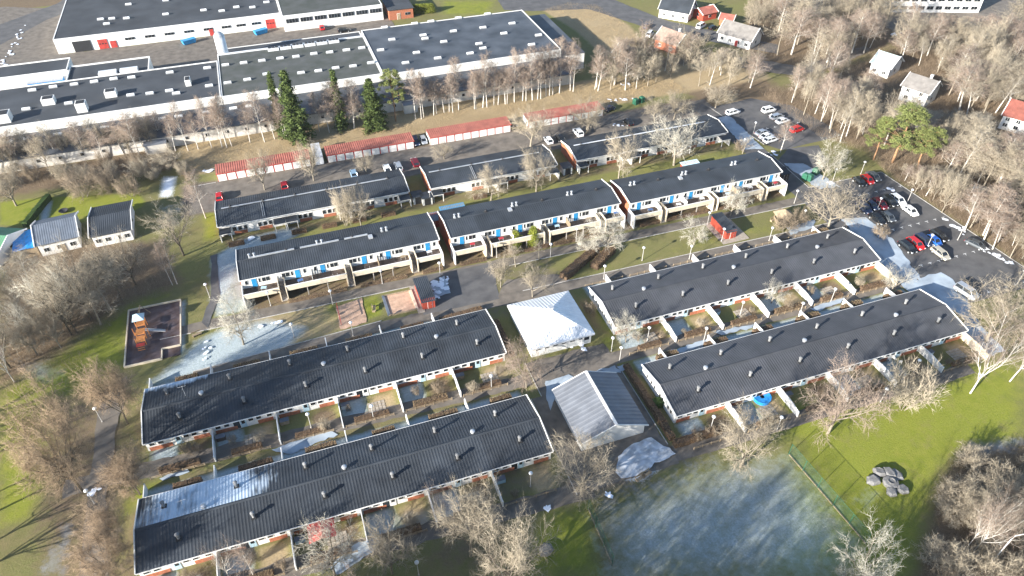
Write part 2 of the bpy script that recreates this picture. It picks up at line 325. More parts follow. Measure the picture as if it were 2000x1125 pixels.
sheet('plaza', [(18.5,107),(34.5,106.6),(37,118.4),(20,118.8)], ASPH, .08)
sheet('plaza', [(34,107),(52,106.4),(48,110.5),(38,112)], ASPHB, .25)
sheet('garage_road', rect(-26, 122, 159.6, 172.5), ASPHB, .12)
sheet('road', [(116.3,103),(121.8,103),(122.2,139),(122.4,160),(120,170),(116,166)], ASPH, .06)
sheet('parking_lot', [(121.4,120.6),(144,120.6),(146.3,78),(141,73),(124.6,73),(121.4,83),(121.4,106)], ASPH, .05)
sheet('parking_lot', [(121,167),(136,168),(145,160),(147,148),(147,140),(126.6,138.6),(123.6,143)], ASPH, .05)
sheet('yard', PX([(1515,318),(1540,290),(1598,284),(1612,310),(1600,345),(1555,350)]), ASPH, .1)
sheet('verge_road', [(116.6,60),(121.3,60),(124.4,73),(121.3,83),(121.3,103),(116.6,103)], FROSTA, .15)
sheet('road', PX([(960,-20),(1150,-20),(1300,40),(1520,88),(1520,106),(1285,62),(1150,18),(1040,22),(985,20)]), ASPH, .1)
sheet('factory_yard', [(-100,243),(46,242),(46,273.5),(-66,273.5),(-70,320),(-92,330),(-100,330)], ASPHB, .2)
sheet('road', PX([(-40,70),(0,48),(110,8),(170,-30),(260,-30),(90,40),(-40,110)]), ASPH, .1)
sheet('footpath', PX([(150,1160),(172,960),(186,860),(196,770),(250,735),(222,870),(208,960),(212,1160)]), ASPHB, .12)
sheet('footpath', PX([(412,500),(425,495),(428,580),(405,640),(395,630),(412,580)]), ASPH, .1)
sheet('driveway', PX([(1500,0),(1700,40),(1760,70),(2000,40),(2000,0)]), ASPHB, .3)
sheet('lane', PX([(1430,130),(1560,150),(1640,125),(1700,100),(1690,90),(1560,130),(1440,110)]), ASPHB, .3)
sheet('play_surface', rect(-38, -28.2, 111.4, 127.8), RUBBER, 0)
sheet('sand_area', [(1.7,108.2),(7.2,108.5),(7.5,116.2),(2,115.3)], SAND, .1, 1)
sheet('sand_area', [(12,109.2),(17.4,109),(17.4,115),(12,115.2)], SAND, .05, 1)
sheet('shed_paving', [(88.5,107.2),(95.5,107.2),(95.5,115.8),(88.5,115.8)], PAVING, .03)
sheet('shed_paving', [(17.5,107.6),(19,107.6),(19.3,116.5),(17.6,116.5)], PAVING, .03)
for nm, poly in (('frost_patch', PX([(1640,428),(1690,425),(1745,470),(1800,545),(1765,545),(1700,480)])), ('frost_patch', PX([(1792,545),(1835,532),(1860,545),(1898,600),(1880,618),(1850,600)])),
                 ('frost_patch', PX([(1402,230),(1425,226),(1462,262),(1492,292),(1455,292)])), ('frost_patch', PX([(1530,320),(1570,320),(1640,365),(1600,370)])), ('frost_patch', PX([(1535,445),(1590,430),(1590,445),(1545,460)])),
                 ('frost_patch', PX([(1065,745),(1110,733),(1130,740),(1095,755),(1075,800),(1068,780)])), ('frost_patch', PX([(1152,728),(1200,714),(1215,730),(1180,730)])), ('frost_patch', PX([(530,880),(640,842),(660,850),(560,890)])),
                 ('frost_patch', PX([(310,935),(365,915),(370,922),(320,940)])), ('frost_patch', PX([(1300,690),(1385,662),(1380,672),(1330,690)])), ('frost_patch', PX([(1390,650),(1480,632),(1470,642),(1410,655)])), ('frost_patch', PX([(1580,605),(1650,578),(1640,592),(1600,608)])), ('frost_patch', PX([(640,1110),(700,1060),(770,1040),(740,1070),(660,1125)])), ('frost_patch', PX([(840,560),(870,540),(880,575),(845,585)]))):
    sheet(nm, poly, FROSTA, .18, .8)
for poly in (PX([(1840,425),(1870,442),(1925,485),(1988,520),(1975,524),(1920,492),(1860,446)]), PX([(1735,365),(1765,385),(1760,390),(1733,371)]), PX([(1608,357),(1645,350),(1644,354),(1612,361)]), PX([(1115,672),(1125,664),(1148,672),(1140,685),(1114,688)]), PX([(832,578),(842,548),(880,540),(868,575),(852,590)]),
             PX([(380,338),(420,330),(420,333),(382,343)]), PX([(1205,165),(1230,162),(1240,170),(1238,171)]), PX([(0,125),(20,95),(35,60),(52,45),(42,75),(25,110),(10,135)]), PX([(1185,195),(1240,190),(1240,194),(1190,200)]), PX([(1195,245),(1215,238),(1218,246),(1202,250)]), PX([(395,670),(415,662),(412,682),(398,690)]), PX([(178,955),(195,952),(198,970),(182,972)]), PX([(1180,960),(1195,958),(1192,972),(1178,976)]), PX([(1060,990),(1075,988),(1070,1000),(1058,998)]), PX([(1735,66),(1790,60),(1850,52),(1850,56),(1790,66),(1750,74)]), PX([(505,635),(560,625),(558,629),(510,640)]), PX([(1500,300),(1512,297),(1520,306),(1508,306)]), PX([(1165,272),(1180,270),(1178,277),(1166,277)]), PX([(480,468),(492,465),(490,473)]), PX([(400,690),(418,682),(410,705),(396,712)])):
    q = np.array(poly); lo, hi = q.min(0), q.max(0); nb = int(np.clip((hi-lo).prod()/2.2, 4, 26)); b = MB(); r_ = np.random.default_rng(len(poly)*7 + int(abs(lo[0])*10)); made = 0; ZL[0] += .004
    for _ in range(400):
        c = r_.uniform(lo, hi)
        if sdist(c[None], poly)[0] < 0: continue
        rad_ = r_.uniform(.25, .95); el = r_.uniform(.5, 1); ph = r_.uniform(0, 3); k0 = len(b.v); ns = 11
        b.v.append((c[0], c[1], ZL[0] + .06 + made*.003))
        for j in range(ns): t_ = 6.283*j/ns; rr2 = rad_*r_.uniform(.6, 1.15); x_, y_ = rr2*math.cos(t_), rr2*el*math.sin(t_); b.v.append((c[0] + x_*math.cos(ph) - y_*math.sin(ph), c[1] + x_*math.sin(ph) + y_*math.cos(ph), ZL[0] + made*.001))
        for j in range(ns): b.f.append((k0, k0 + 1 + j, k0 + 1 + (j+1) % ns)); b.m.append(0)
        made += 1
        if made >= nb: break
    struct('snow_patch', b.mesh('snow_patch', SNOW))
sheet('snow_patch', PX([(1200,925),(1206,893),(1232,868),(1275,856),(1296,872),(1322,888),(1290,904),(1250,930),(1222,938)]), mat('thin_snow', (.66, .69, .73), .7, .2, .8, 0, .2, detail=8, col2=(.30, .31, .32)), .16, .8)
sheet('snow_patch', PX([(1205,718),(1222,712),(1228,722),(1210,728)]), FROSTA, .1, .5)
# painted bay marks
pm = MB()
def tmark(u, v, s=1): pm.box(u, v, .09, .9, .1, .012); pm.box(u, v + .3*s, .093, .1, .5, .012)
for k in range(9): tmark(124.2 + k*2.45, 113.6, -1); tmark(124.2 + k*2.45, 99.2, -1)
for k in range(8): tmark(125.5 + k*2.45, 86.4, -1); tmark(127.5 + k*2.45, 74.4, 1)
for k in range(6): tmark(127 + k*2.6, 150.2, 1)
for k in range(10): tmark(42 + k*2.5, 161.2, -1); tmark(-6 + k*2.5, 161.2, -1)
struct('bay_markings', pm.mesh('bay_markings', PAINT))
# kerbs
kb = MB()
def kerb(a, b, w_=.14, h=.11):
    d = math.hypot(b[0]-a[0], b[1]-a[1]); kb.box((a[0]+b[0])/2, (a[1]+b[1])/2, 0, d, w_, h, 0, math.atan2(b[1]-a[1], b[0]-a[0]))
for a, b in (((121.4,120.7),(144,120.7)), ((144.1,120.6),(146.4,78)), ((146.4,78),(141,72.9)), ((121.3,83),(121.3,103)), ((121.7,121),(122.2,139)), ((33.3,79),(33.3,87.6)), ((31.3,58),(31.3,79)), ((-26,106.1),(10,108.1)), ((40,107.3),(118,106.3)), ((-32,117.1),(18,116.5)), ((40,116.2),(118,115.1)), ((49.7,62),(49.7,81)), ((-26,172.7),(-19.6,172.7)), ((123.6,143),(121,167))): kerb(a, b)
struct('kerb', kb.mesh('kerb', KERB))
# ------------------------------------------------------------------ building pieces
def rib_panel(P, D, rz, pitch=.48, hh=.055, key='', m=None):
    """one corrugated roof sheet bay: P long, D deep from eave (y=0) to ridge, rising rz"""
    def mk():
        b = MB(); n = int(round(P/pitch)); p = P/n; xs = []
        for k in range(n): xs += [(k*p, 0), (k*p + p*.42, 0), (k*p + p*.55, hh), (k*p + p*.87, hh)]
        xs.append((P, 0))
        for x, z in xs: b.v += [(x, 0, z), (x, D, rz + z)]
        for k in range(len(xs)-1): b.f.append((2*k, 2*k+2, 2*k+3, 2*k+1)); b.m.append(0)
        for k in range(len(xs)-1):       # the eave end, closed a little below
            i = len(b.v); b.v += [(xs[k][0], 0, -.06), (xs[k+1][0], 0, -.06)]; b.f.append((i, i+1, 2*k+2, 2*k)); b.m.append(0)
        return b.mesh('roof_panel', m or ROOF)
    return cached(('rib', round(P, 2), round(D, 2), round(rz, 2), pitch, key), mk)
def win_mesh(w_, h, panes=1):
    def mk():
        b = MB(); b.box(0, 0, 0, w_, .06, h, 0); pw = (w_ - .08*(panes+1))/panes
        me = b.mesh('window', WHITE); SUBS[me.name] = []
        for k in range(panes): x = -w_/2 + .08 + pw/2 + k*(pw + .08); SUBS[me.name].append(('pane', MB().box(x, -.022, .08, pw, .05, h - .16).mesh('pane', GLASS)))
        return me
    return cached(('win', w_, h, panes), mk)
def door_mesh(w_, h, m, glazed=False):
    def mk():
        b = MB(); b.box(0, 0, 0, w_ + .14, .05, h + .07, 0); b.box(0, -.03, .03, w_, .05, h - .03, 1)
        if glazed: b.box(0, -.06, h*.5, w_*.6, .02, h*.4, 2)
        me = b.mesh('door', [WHITE, m, GLASS]); SUBS[me.name] = [('handle', MB().box(w_*.36, -.075, 1.0, .12, .04, .04).mesh('handle', STEEL))]; return me
    return cached(('door', w_, h, m.name, glazed), mk)
def vent_mesh(kind):
    def mk():
        b = MB()
        if kind == 'stack':
            b.box(0, 0, -.25, .75, .75, .35, 0); b.lathe([(.24, .1), (.24, .95)], 10, 1); me = b.mesh('roof_stack', [DARK, VENTG]); SUBS[me.name] = [('cap', MB().lathe([(.34, .955), (.34, 1.12), (.12, 1.25)], 10).mesh('cap', VENTG))]; return me
        elif kind == 'small': b.lathe([(.3, -.2), (.3, .25), (.42, .3), (.42, .5), (.15, .6)], 10, 1)
        elif kind == 'twin':
            for s in (-.5, .5): b.box(s, 0, -.2, .5, .6, .5, 1); b.lathe([(.17, .3), (.17, .85), (.3, .9), (.3, 1.0), (.1, 1.08)], 8, 1, s)
        elif kind == 'hatch': b.box(0, 0, -.2, .9, 1.1, .5, 1)
        elif kind == 'cowl': b.box(0, 0, -.15, .8, .8, .3, 0); b.lathe([(.22, .1), (.3, .4), (.22, .55)], 10, 0)
        return b.mesh('vent', [DARK, STEEL])
    return cached(('vent', kind), mk)
def gable_trim(parent, L, W, ze, zr, w_=.16, t=.34, m=WHITE):
    """white barge boards, two per gable"""
    for sx in (-1, 1):
        for sy in (-1, 1):
            b = MB(); pts = [(sy*(W/2+.02), ze-.16), (sy*(W/2+.02), ze+t-.16), (0, zr+t-.16), (0, zr-.16)]
            b.prism(pts if sy < 0 else pts[::-1], 'x', sx*(L/2) - w_/2 + sx*.08, sx*(L/2) + w_/2 + sx*.08); part('barge_board', b.mesh('barge_board', m), parent)
def shell(parent, L, W, ze, zr, m, name='wall', ins=(.12, .45, .3)):
    """walls as one pentagonal shell: gable inset, south inset, north inset"""
    x = L/2 - ins[0]; s0, n0 = -W/2 + ins[1], W/2 - ins[2]; sl = (zr-ze)/(W/2)
    zs, zn = ze + (s0 + W/2)*sl - .08, ze + (W/2 - n0)*sl - .08
    b = MB(); b.prism([(s0, 0), (n0, 0), (n0, zn), (0, zr - .08), (s0, zs)], 'x', -x, x); return part(name, b.mesh(name, m), parent)
def roof(parent, L, W, ze, zr, bays, pitch, key, m, special=None):
    P = L/bays; me = rib_panel(P, W/2, zr-ze, pitch, .025, key, m)
    for k in range(bays):
        for s in (0, 1):
            o = part('roof_panel', me, parent, (-L/2 + k*P if s == 0 else -L/2 + (k+1)*P, -W/2 if s == 0 else W/2, ze + .02), 0 if s == 0 else math.pi)
            if special and (k, s) in special: o.material_slots[0].link = 'OBJECT'; o.material_slots[0].material = special[(k, s)]
    b = MB(); b.prism([(-.28, zr + .02), (.28, zr + .02), (0, zr + .14)], 'x', -L/2, L/2); part('ridge_cap', b.mesh('ridge_cap', m), parent)
def frost_roof(name, edges, axis_):
    """roofing sheet still carrying rime in ragged streaks down the ribs; edges = (start, full, full, end) along one axis"""
    m = ROOF.copy(); m.name = name; n = m.node_tree.nodes; l = m.node_tree.links; b = n['Principled BSDF']; src = b.inputs['Base Color'].links[0].from_socket
    g = n.new('ShaderNodeNewGeometry')
    def nz(sc, s3, det):
        mp = n.new('ShaderNodeMapping'); mp.inputs['Scale'].default_value = s3; l.new(g.outputs['Position'], mp.inputs[0]); t = n.new('ShaderNodeTexNoise'); t.inputs['Scale'].default_value = sc; t.inputs['Detail'].default_value = det; l.new(mp.outputs[0], t.inputs[0]); return t.outputs['Fac']
    def mr(x, a, c, p=0., q=1.):
        r = n.new('ShaderNodeMapRange'); r.inputs[1].default_value = a; r.inputs[2].default_value = c; r.inputs[3].default_value = p; r.inputs[4].default_value = q; l.new(x, r.inputs[0]); return r.outputs[0]
    def ma(op, a, c):
        x = n.new('ShaderNodeMath'); x.operation = op
        for k, v in ((0, a), (1, c)):
            if isinstance(v, (int, float)): x.inputs[k].default_value = v
            else: l.new(v, x.inputs[k])
        return x.outputs[0]
    sx = n.new('ShaderNodeSeparateXYZ'); l.new(g.outputs['Position'], sx.inputs[0]); x = sx.outputs[axis_]
    band = ma('MULTIPLY', mr(x, edges[0], edges[1]), mr(x, edges[2], edges[3], 1., 0.))
    streak = nz(1.3, (1.8, .16, 1), 5); blot = nz(.25, (1, 1, 1), 5)
    f = mr(ma('ADD', ma('ADD', band, ma('MULTIPLY', streak, .9)), ma('MULTIPLY', blot, 1.1)), 1.48, 1.98)
    mx = n.new('ShaderNodeMix'); mx.data_type = 'RGBA'; mx.inputs['B'].default_value = (.56, .66, .76, 1); l.new(src, mx.inputs['A']); l.new(ma('MULTIPLY', f, .9), mx.inputs['Factor']); l.new(mx.outputs['Result'], b.inputs['Base Color']); return m
FR_A = frost_roof('rimed_roof_a', (-37, -30, -19, -10), 0); FR_B = frost_roof('rimed_roof_b', (99.3, 101.6, 103, 104), 1)
# ------------------------------------------------------------------ the four low terraces
LOWLAB = {'A': 'long low terrace with black ribbed roof whitened by rime along one end', 'B': 'long low terrace with black roof between the playground and the rimed terrace',
          'C': 'long low white terrace beside the white pyramid-roofed pavilion and the car park', 'D': 'long low white terrace beside the grey gabled carport, open lawn in front'}
def low_terrace(n_, u0, u1, v0, v1):
    L, W = u1-u0, v1-v0; ze, zr = 2.5, 3.75; P = L/6; rm = ROOF if n_ in 'AB' else ROOFG
    t = thing('terrace_house', LOWLAB[n_], 'terraced house', ((u0+u1)/2, (v0+v1)/2, 0), 0, 'low terraces of the estate')
    shell(t, L, W, ze, zr, WHITE)
    sp = {(0, 1): FR_A, (1, 1): FR_A, (2, 1): FR_A} if n_ == 'A' else ({(0, 1): FR_B} if n_ == 'B' else None)
    roof(t, L, W, ze, zr, 6, .48, 'low' + rm.name, rm, sp); gable_trim(t, L, W, ze, zr)
    b = MB(); b.box(0, -W/2 - .06, ze - .13, L, .12, .13); part('gutter', b.mesh('gutter', WHITE), t)
    b = MB(); b.box(0, W/2 + .06, ze - .13, L, .12, .13); part('gutter', b.mesh('gutter', WHITE), t)
    ys = -W/2 + .45; bp = cached('plinth', lambda: MB().box(0, 0, 0, 1, .08, .85).mesh('brick_base', BRICK))
    flip = n_ in 'CD'
    for k in range(6):
        x = -L/2 + k*P + .15; f = (lambda d: x + (P - .3 - d if flip else d))
        for d, ww in ((2.1, 3.6), (8.6, 2.6)): part('brick_base', bp, t, (f(d), ys - .04, 0), 0, (ww, 1, 1))
        for d in (.9, 2.3, 6.3, 7.6, 9.4): part('window', win_mesh(.95, .95 if d != 6.3 else 1.1, 1), t, (f(d), ys - .03, 1.15))
        part('door', door_mesh(.95, 2.0, PALEB if (k + len(n_)) % 4 else WHITE, True), t, (f(5.0), ys - .025, .02))
        part('terrace_door', win_mesh(1.2, 2.0, 1), t, (f(3.9), ys - .03, .05)) if k % 2 else None
        part('door', door_mesh(.95, 2.0, BLUE, False), t, (f(3.2), W/2 - .27, .02), math.pi); part('window', win_mesh(1.5, 1.1, 2), t, (f(6.4), W/2 - .27, 1.0), math.pi)
        sl = (zr-ze)/(W/2)
        for yy, kd in ((-3.1, 'stack'), (3.3, 'stack')):
            xx = x + P*(.55 if yy < 0 else .35); part('roof_stack', vent_mesh(kd), t, (xx, yy, zr - abs(yy)*sl + .1))
        if k % 2 == 0: part('roof_vent', vent_mesh('small'), t, (x + P*.9, .75, zr - .1))
    if n_ in 'CD':
        for y in (-4.6, -3.6, -1.6, -.6, 1.4, 2.6, 4.2): part('window', win_mesh(.6, .9, 1), t, (-L/2 + .105, y, 1.15), -math.pi/2)
    if n_ in 'AB':      # television mast
        b = MB(); b.tube([(0,0,0),(0,0,2.6)], [.03,.03], 5); b.tube([(-.7,0,2.4),(.7,0,2.5)], [.02,.02], 4); b.tube([(0,-.5,2.1),(0,.5,2.1)], [.02,.02], 4); part('television_mast', b.mesh('television_mast', STEEL), t, (-L/2 + 7, 1.4, zr - .3))
    return t
for a in LOWS: low_terrace(*a)
# ------------------------------------------------------------------ gallery terraces (E, F, G)
GAL = [('E', -15.4, 26.5, 123.7, 134.5, 'gallery terrace with a long white pipe along its ridge, overlooking the sand areas'),
       ('F', 29.0, 70.0, 123.4, 134.2, 'gallery terrace behind two columnar thujas, blue doors along its deck'),
       ('G', 72.0, 113.6, 122.5, 133.0, 'gallery terrace with angled stair walls, overlooking the red play shed')]
def gallery(n_, u0, u1, v0, v1, lab):
    L, W = u1-u0, v1-v0; ze, zr = 5.2, 6.15; P = L/6
    t = thing('terrace_house', lab, 'terraced house', ((u0+u1)/2, (v0+v1)/2, 0), 0, 'two-storey terraces with galleries')
    shell(t, L, W, ze, zr, WHITE, ins=(.12, .5, .3)); roof(t, L, W, ze, zr, 6, .48, 'gal', ROOF); gable_trim(t, L, W, ze, zr)
    for sx in (-1, 1): b = MB(); b.box(sx*(L/2 - .05), .1, 0, .16, W - .9, ze - .1); part('brick_gable', b.mesh('brick_gable', BRICK), t)
    b = MB(); b.box(0, -W/2 - .05, ze - .13, L, .1, .13); part('gutter', b.mesh('gutter', WHITE), t)
    yw, yf, zd = -W/2 + .5, -W/2 - 2.7, 2.55
    b = MB(); b.box(0, yw - .04, 0, L - .3, .1, zd - .02); part('lower_wall', b.mesh('lower_wall', CONC), t)
    gaps = [7.2 + k*13.85 for k in range(3)]; edges = [0] + [e for g in gaps for e in (g, g + 1.25)] + [L]
    fin = cached('fin', lambda: MB().prism([(yw_ + .4, 0), (yw_ + .4, 3.5), (-3.2, 3.5), (-3.55, 2.4), (-3.55, 0)][::-1], 'x', -.1, .1).mesh('stair_wall', CONC)) if False else None
    for i in range(0, len(edges), 2):
        a, c = edges[i] - L/2 + .06, edges[i+1] - L/2 - .06
        b = MB(); b.box((a+c)/2, (yw+yf)/2 - .02, zd - .22, c - a, yw - yf - .1, .2); part('deck', b.mesh('deck', DWOOD), t)
        b = MB(); b.box((a+c)/2, yf - .06, zd - .25, c - a, .1, 1.22); part('parapet', b.mesh('parapet', CREAM), t)
        b = MB(); b.box((a+c)/2, yf - .06, zd + .98, c - a + .04, .18, .05); part('parapet_cap', b.mesh('parapet_cap', WHITE), t)
        for e, end in ((a - .02, i == 0), (c + .02, i+1 == len(edges)-1)):
            b = MB(); b.prism([(yw, 0), (yf - .35, 0), (yf - .35, 2.2), (yf - .12, zd + 1.0), (yw, zd + 1.0)][::-1], 'x', e - .09, e + .09)
            part('stair_wall', b.mesh('stair_wall', WHITE if end else CREAM), t)
        npost = int((c-a)//4)
        for k in range(1, npost): b = MB(); b.box(a + (c-a)*k/npost, yf + .15, 0, .16, .16, zd - .24); part('post', b.mesh('post', CONC), t)
    for g in gaps:       # flights of steps down through the slots
        b = MB()
        for s in range(12): b.box(g - L/2 + .625, yw - .3 - s*.28, 0, 1.02, .28, zd - s*.21 - .05)
        part('steps', b.mesh('steps', CONC), t)
    low = cached('gar', lambda: MB().box(0, 0, 0, 2.3, .06, 2.0).mesh('lower_door', DWOOD))
    for k in range(6):
        x = -L/2 + k*P; f = (lambda d: x + (d if k % 2 == 0 else P - d))
        part('door', door_mesh(1.0, 2.05, BLUE), t, (f(2.6), yw - .03, zd)); part('window', win_mesh(1.7, 1.15, 2), t, (f(5.0), yw - .03, zd + .85)); part('window', win_mesh(.7, 1.15, 1), t, (f(1.1), yw - .03, zd + .85)); part('window', win_mesh(.5, 1.15, 1), t, (f(3.7), yw - .03, zd + .85))
        part('lower_door', low, t, (x + P*.3, yw - .12, .02)); part('window', win_mesh(1.5, 1.1, 2), t, (x + P*.72, yw - .125, .8))
        if k in (1, 2, 4):    # white slatted privacy screen on the deck
            b = MB()
            for s in range(14): b.box(0, -s*.2, 0, .05, .12, 1.55)
            b.box(0, -1.3, .3, .07, 2.7, .08); b.box(0, -1.3, 1.3, .07, 2.7, .08); part('privacy_screen', b.mesh('privacy_screen', WHITE if k != 4 else WOOD), t, (x + .15, yw - .1, zd))
        part('roof_vent', vent_mesh('twin' if k % 2 == 0 else 'cowl'), t, (x + P*.45, .25, zr + .05)) if k != 5 or n_ != 'E' else None
        if n_ != 'E' and k == 2: part('roof_hatch', vent_mesh('hatch'), t, (x + P*.25, -.6, zr - .1))
    if n_ == 'E':
        for a, c in ((-18, -9.2), (-8, .2), (1.4, 6.4)): b = MB(); b.box((a+c)/2, .05, zr + .17, c - a, .35, .22); part('ridge_pipe', b.mesh('ridge_pipe', STEEL), t)
        part('roof_hatch', vent_mesh('hatch'), t, (6.9, -.7, zr - .05))
    return t
for a in GAL: gallery(*a)
def table_set(u, v, z, rz, m, lab, grp):
    t = thing('table_set', lab, 'garden table', (u, v, z), rz, grp); b = MB(); b.box(0, 0, .68, 1.1, .75, .05); part('table_top', b.mesh('table_top', m), t)
    for sx in (-1, 1):
        for sy in (-1, 1): part('leg', cached('tleg', lambda: MB().box(0, 0, 0, .06, .06, .68).mesh('leg', STEEL)), t, (sx*.48, sy*.3, 0))
CLOTH = [mat('cloth_red', (.42, .04, .05), .8), WHITE, mat('cloth_blue', (.08, .16, .34), .8), WOOD, DWOOD, PALEB]
for n_, u0, u1, v0, v1, lab in GAL:
    P = (u1-u0)/6; rr = random.Random(ord(n_))
    for k in range(6):
        ci = rr.randrange(6); table_set(u0 + k*P + rr.uniform(4.2, 5.6), v0 - rr.uniform(.6, 1.4), 2.56, rr.uniform(-.3, .3), CLOTH[ci], f"{('red', 'white', 'navy', 'wooden', 'dark', 'pale blue')[ci]} table on the {('first', 'second', 'third', 'fourth', 'fifth', 'sixth')[k]} deck of the {dict(E='piped-roof', F='thuja', G='angled stair')[n_]} gallery", 'deck tables')
# ------------------------------------------------------------------ garden terraces by the garages (H, I, J)
POR = [('H', -19.3, 25.2, 147.6, 158.6, 'one-storey terrace with a dark tree-shadowed roof, grass plot at its end'), ('I', 30.5, 63.8, 147.1, 157.9, 'short middle terrace of the row that backs onto the red-roofed garages'), ('J', 69.4, 114.2, 147.4, 158.1, 'terrace with brick gable and white ridge line next to the upper car park')]
def porch_terrace(n_, u0, u1, v0, v1, lab):
    L, W = u1-u0, v1-v0; ze, zr = 3.15, 4.2; bays = max(4, round(L/7.4)); P = L/bays
    t = thing('terrace_house', lab, 'terraced house', ((u0+u1)/2, (v0+v1)/2, 0), 0, 'terraces with porches by the garages')
    shell(t, L, W, ze, zr, WHITE, ins=(.12, .5, .3)); roof(t, L, W, ze, zr, bays, .48, 'por', ROOF); gable_trim(t, L, W, ze, zr)
    for sx in (-1, 1): b = MB(); b.box(sx*(L/2 - .05), .1, 0, .16, W - .9, ze - .05); part('brick_gable', b.mesh('brick_gable', BRICK), t)
    b = MB(); b.box(-L*.03, .05, zr + .15, L*.88, .34, .1); part('ridge_flashing', b.mesh('ridge_flashing', ZINC if n_ == 'J' else STEEL), t)
    b = MB(); b.box(0, -W/2 - .05, ze - .13, L, .1, .13); part('gutter', b.mesh('gutter', WHITE), t)
    yw = -W/2 + .5; bp = cached('plinth', None)
    can = cached('canopy', lambda: MB().box(0, 0, 2.2, 2.6, 2.3, .14, 0).box(0, 0, 2.06, 2.66, 2.36, .135, 1).mesh('porch_canopy', [ROOF, WHITE]))
    pst = cached('ppost', lambda: MB().box(0, 0, 0, .13, .13, 2.06).mesh('porch_post', WHITE)); scr = cached('pscr', lambda: MB().box(0, 0, 0, .06, 1.9, 1.7).mesh('porch_screen', WHITE))
    for k in range(bays):
        x = -L/2 + k*P; fl = k % 2
        f = (lambda d: x + (P - d if fl else d))
        part('porch_canopy', can, t, (f(1.35), yw - 1.3, 0)); part('porch_screen', scr, t, (f(.2), yw - 1.1, 0))
        for d in (.15, 2.55): part('porch_post', pst, t, (f(d), yw - 2.3, 0))
        part('door', door_mesh(1.0, 2.0, WHITE if k % 3 else WOOD, True), t, (f(1.3), yw - .03, .02)); part('brick_base', bp, t, (f(4.6), yw - .045, 0), 0, (2.9, 1, 1))
        for d in (3.4, 4.6, 5.8): part('window', win_mesh(.95, 1.2, 1), t, (f(d), yw - .03, .95))
        part('roof_vent', vent_mesh('cowl'), t, (x + P*.45, .2, zr + .08))
        if k == 1 and n_ != 'J': b = MB(); b.box(-.2, 0, 0, .09, W/2 - .6, .09); b.box(.2, 0, 0, .09, W/2 - .6, .09); o = part('roof_ladder', b.mesh('roof_ladder', STEEL), t, (x + P*.4, -W/4, (ze+zr)/2 + .12)); o.rotation_euler = (math.atan2(zr-ze, W/2), 0, 0)
    return t
for a in POR: porch_terrace(*a)
# little entry sheds between these terraces
b = MB(); b.box(0, 0, 0, 2.4, 2.6, 2.0, 1); b.box(0, 0, 2.0, 2.8, 3.0, .14, 0); b.box(0, -1.33, .05, 1.5, .05, 1.8, 2); gsm = b.mesh('bin_shed', [ROOF, WHITE, DARK])
for u, v, l_ in ((27, 147.5, 'small white bin shed in the gap next to the tree-shadowed terrace'), (29, 146.3, 'small white bin shed in front of the middle terrace gable'), (66.6, 147.8, 'small white bin shed in the gap beside the brick gable')): thing('bin_shed', l_, 'shed', (u, v, 0), 0, 'bin sheds between terraces', gsm)
# ------------------------------------------------------------------ garages with red roofs
gdoor = cached('gdoor', lambda: MB().box(0, 0, 0, 2.02, .06, 1.95, 0).box(0, -.035, .48, 2.02, .02, .02, 1).box(0, -.035, .96, 2.02, .02, .02, 1).box(0, -.035, 1.44, 2.02, .02, .02, 1).mesh('garage_door', [WHITE, STEEL]))
for u0, lab in ((-18.9, 'red-roofed garage row at the far end, next to the grey container'), (8.9, 'red-roofed garage row between the container and two parked cars'), (36.8, 'red-roofed garage row between two parked cars and a dark car'), (65.4, 'red-roofed garage row next to the green bins')):
    L = 23.4; t = thing('garage_row', lab, 'garage', (u0 + L/2, 175, 0), 0, 'garages with red roofs')
    b = MB(); b.prism([(-2.0, 0), (2.1, 0), (2.1, 2.35), (-2.0, 2.2)], 'x', -L/2, L/2); part('wall', b.mesh('wall', [WHITE]), t)
    b = MB(); b.box(0, -2.02, 0, L - .02, .08, 2.12); part('red_front', b.mesh('red_front', RED), t)
    o = part('roof', rib_panel(L + .3, 4.6, .28, .55, .05, 'gar', REDROOF), t, (-L/2 - .15, -2.3, 2.3))
    b = MB(); b.box(0, -2.34, 2.16, L + .3, .06, .16); part('fascia', b.mesh('fascia', RED), t)
    for k in range(10): part('garage_door', gdoor, t, (-L/2 + (k + .5)*L/10, -2.085, .02))
t = thing('container', 'grey ribbed steel container standing between two red-roofed garage rows', 'container', (6.7, 176.2, 0))
b = MB(); b.box(0, 0, .1, 2.3, 7.4, 2.4); part('body', b.mesh('body', GREYSH), t)
b = MB(); [b.box(0, -3.6 + k*.4, 2.5, 2.3, .2, .05) for k in range(19)]; part('roof_ribs', b.mesh('roof_ribs', ZINC), t)
b = MB(); [b.box(s*.58, -3.74, .2, 1.08, .06, 2.2) for s in (-1, 1)]; part('doors', b.mesh('doors', ZINC), t)
# ------------------------------------------------------------------ factory
def skylight(parent, x, y, z, rz=0.0, s=1.0):
    def mk():
        b = MB(); b.box(0, 0, 0, 2.2, 1.1, .35, 0); me = b.mesh('skylight', STEEL); SUBS[me.name] = [('dome', MB().prism([(-.45, .352), (.45, .352), (.3, .6), (0, .7), (-.3, .6)], 'x', -1.0, 1.0).mesh('dome', mat('skylight_dome', (.78, .79, .78), .3, .05, 1, .12)))]; return me
    return part('skylight', cached('skyl', mk), parent, (x, y, z), rz, (s, s, s))
def fwm(w_, h):
    me = MB().box(0, 0, 0, w_, .08, h).mesh('window', STEEL); n = max(1, round(w_/1.1)); SUBS[me.name] = [('pane', MB().box(-w_/2 + (k + .5)*w_/n, -.03, .06, w_/n - .1, .08, h - .12).mesh('pane', GLASS)) for k in range(n)]; return me
fwin = lambda w_, h: cached(('fw', w_, h), lambda: fwm(w_, h))
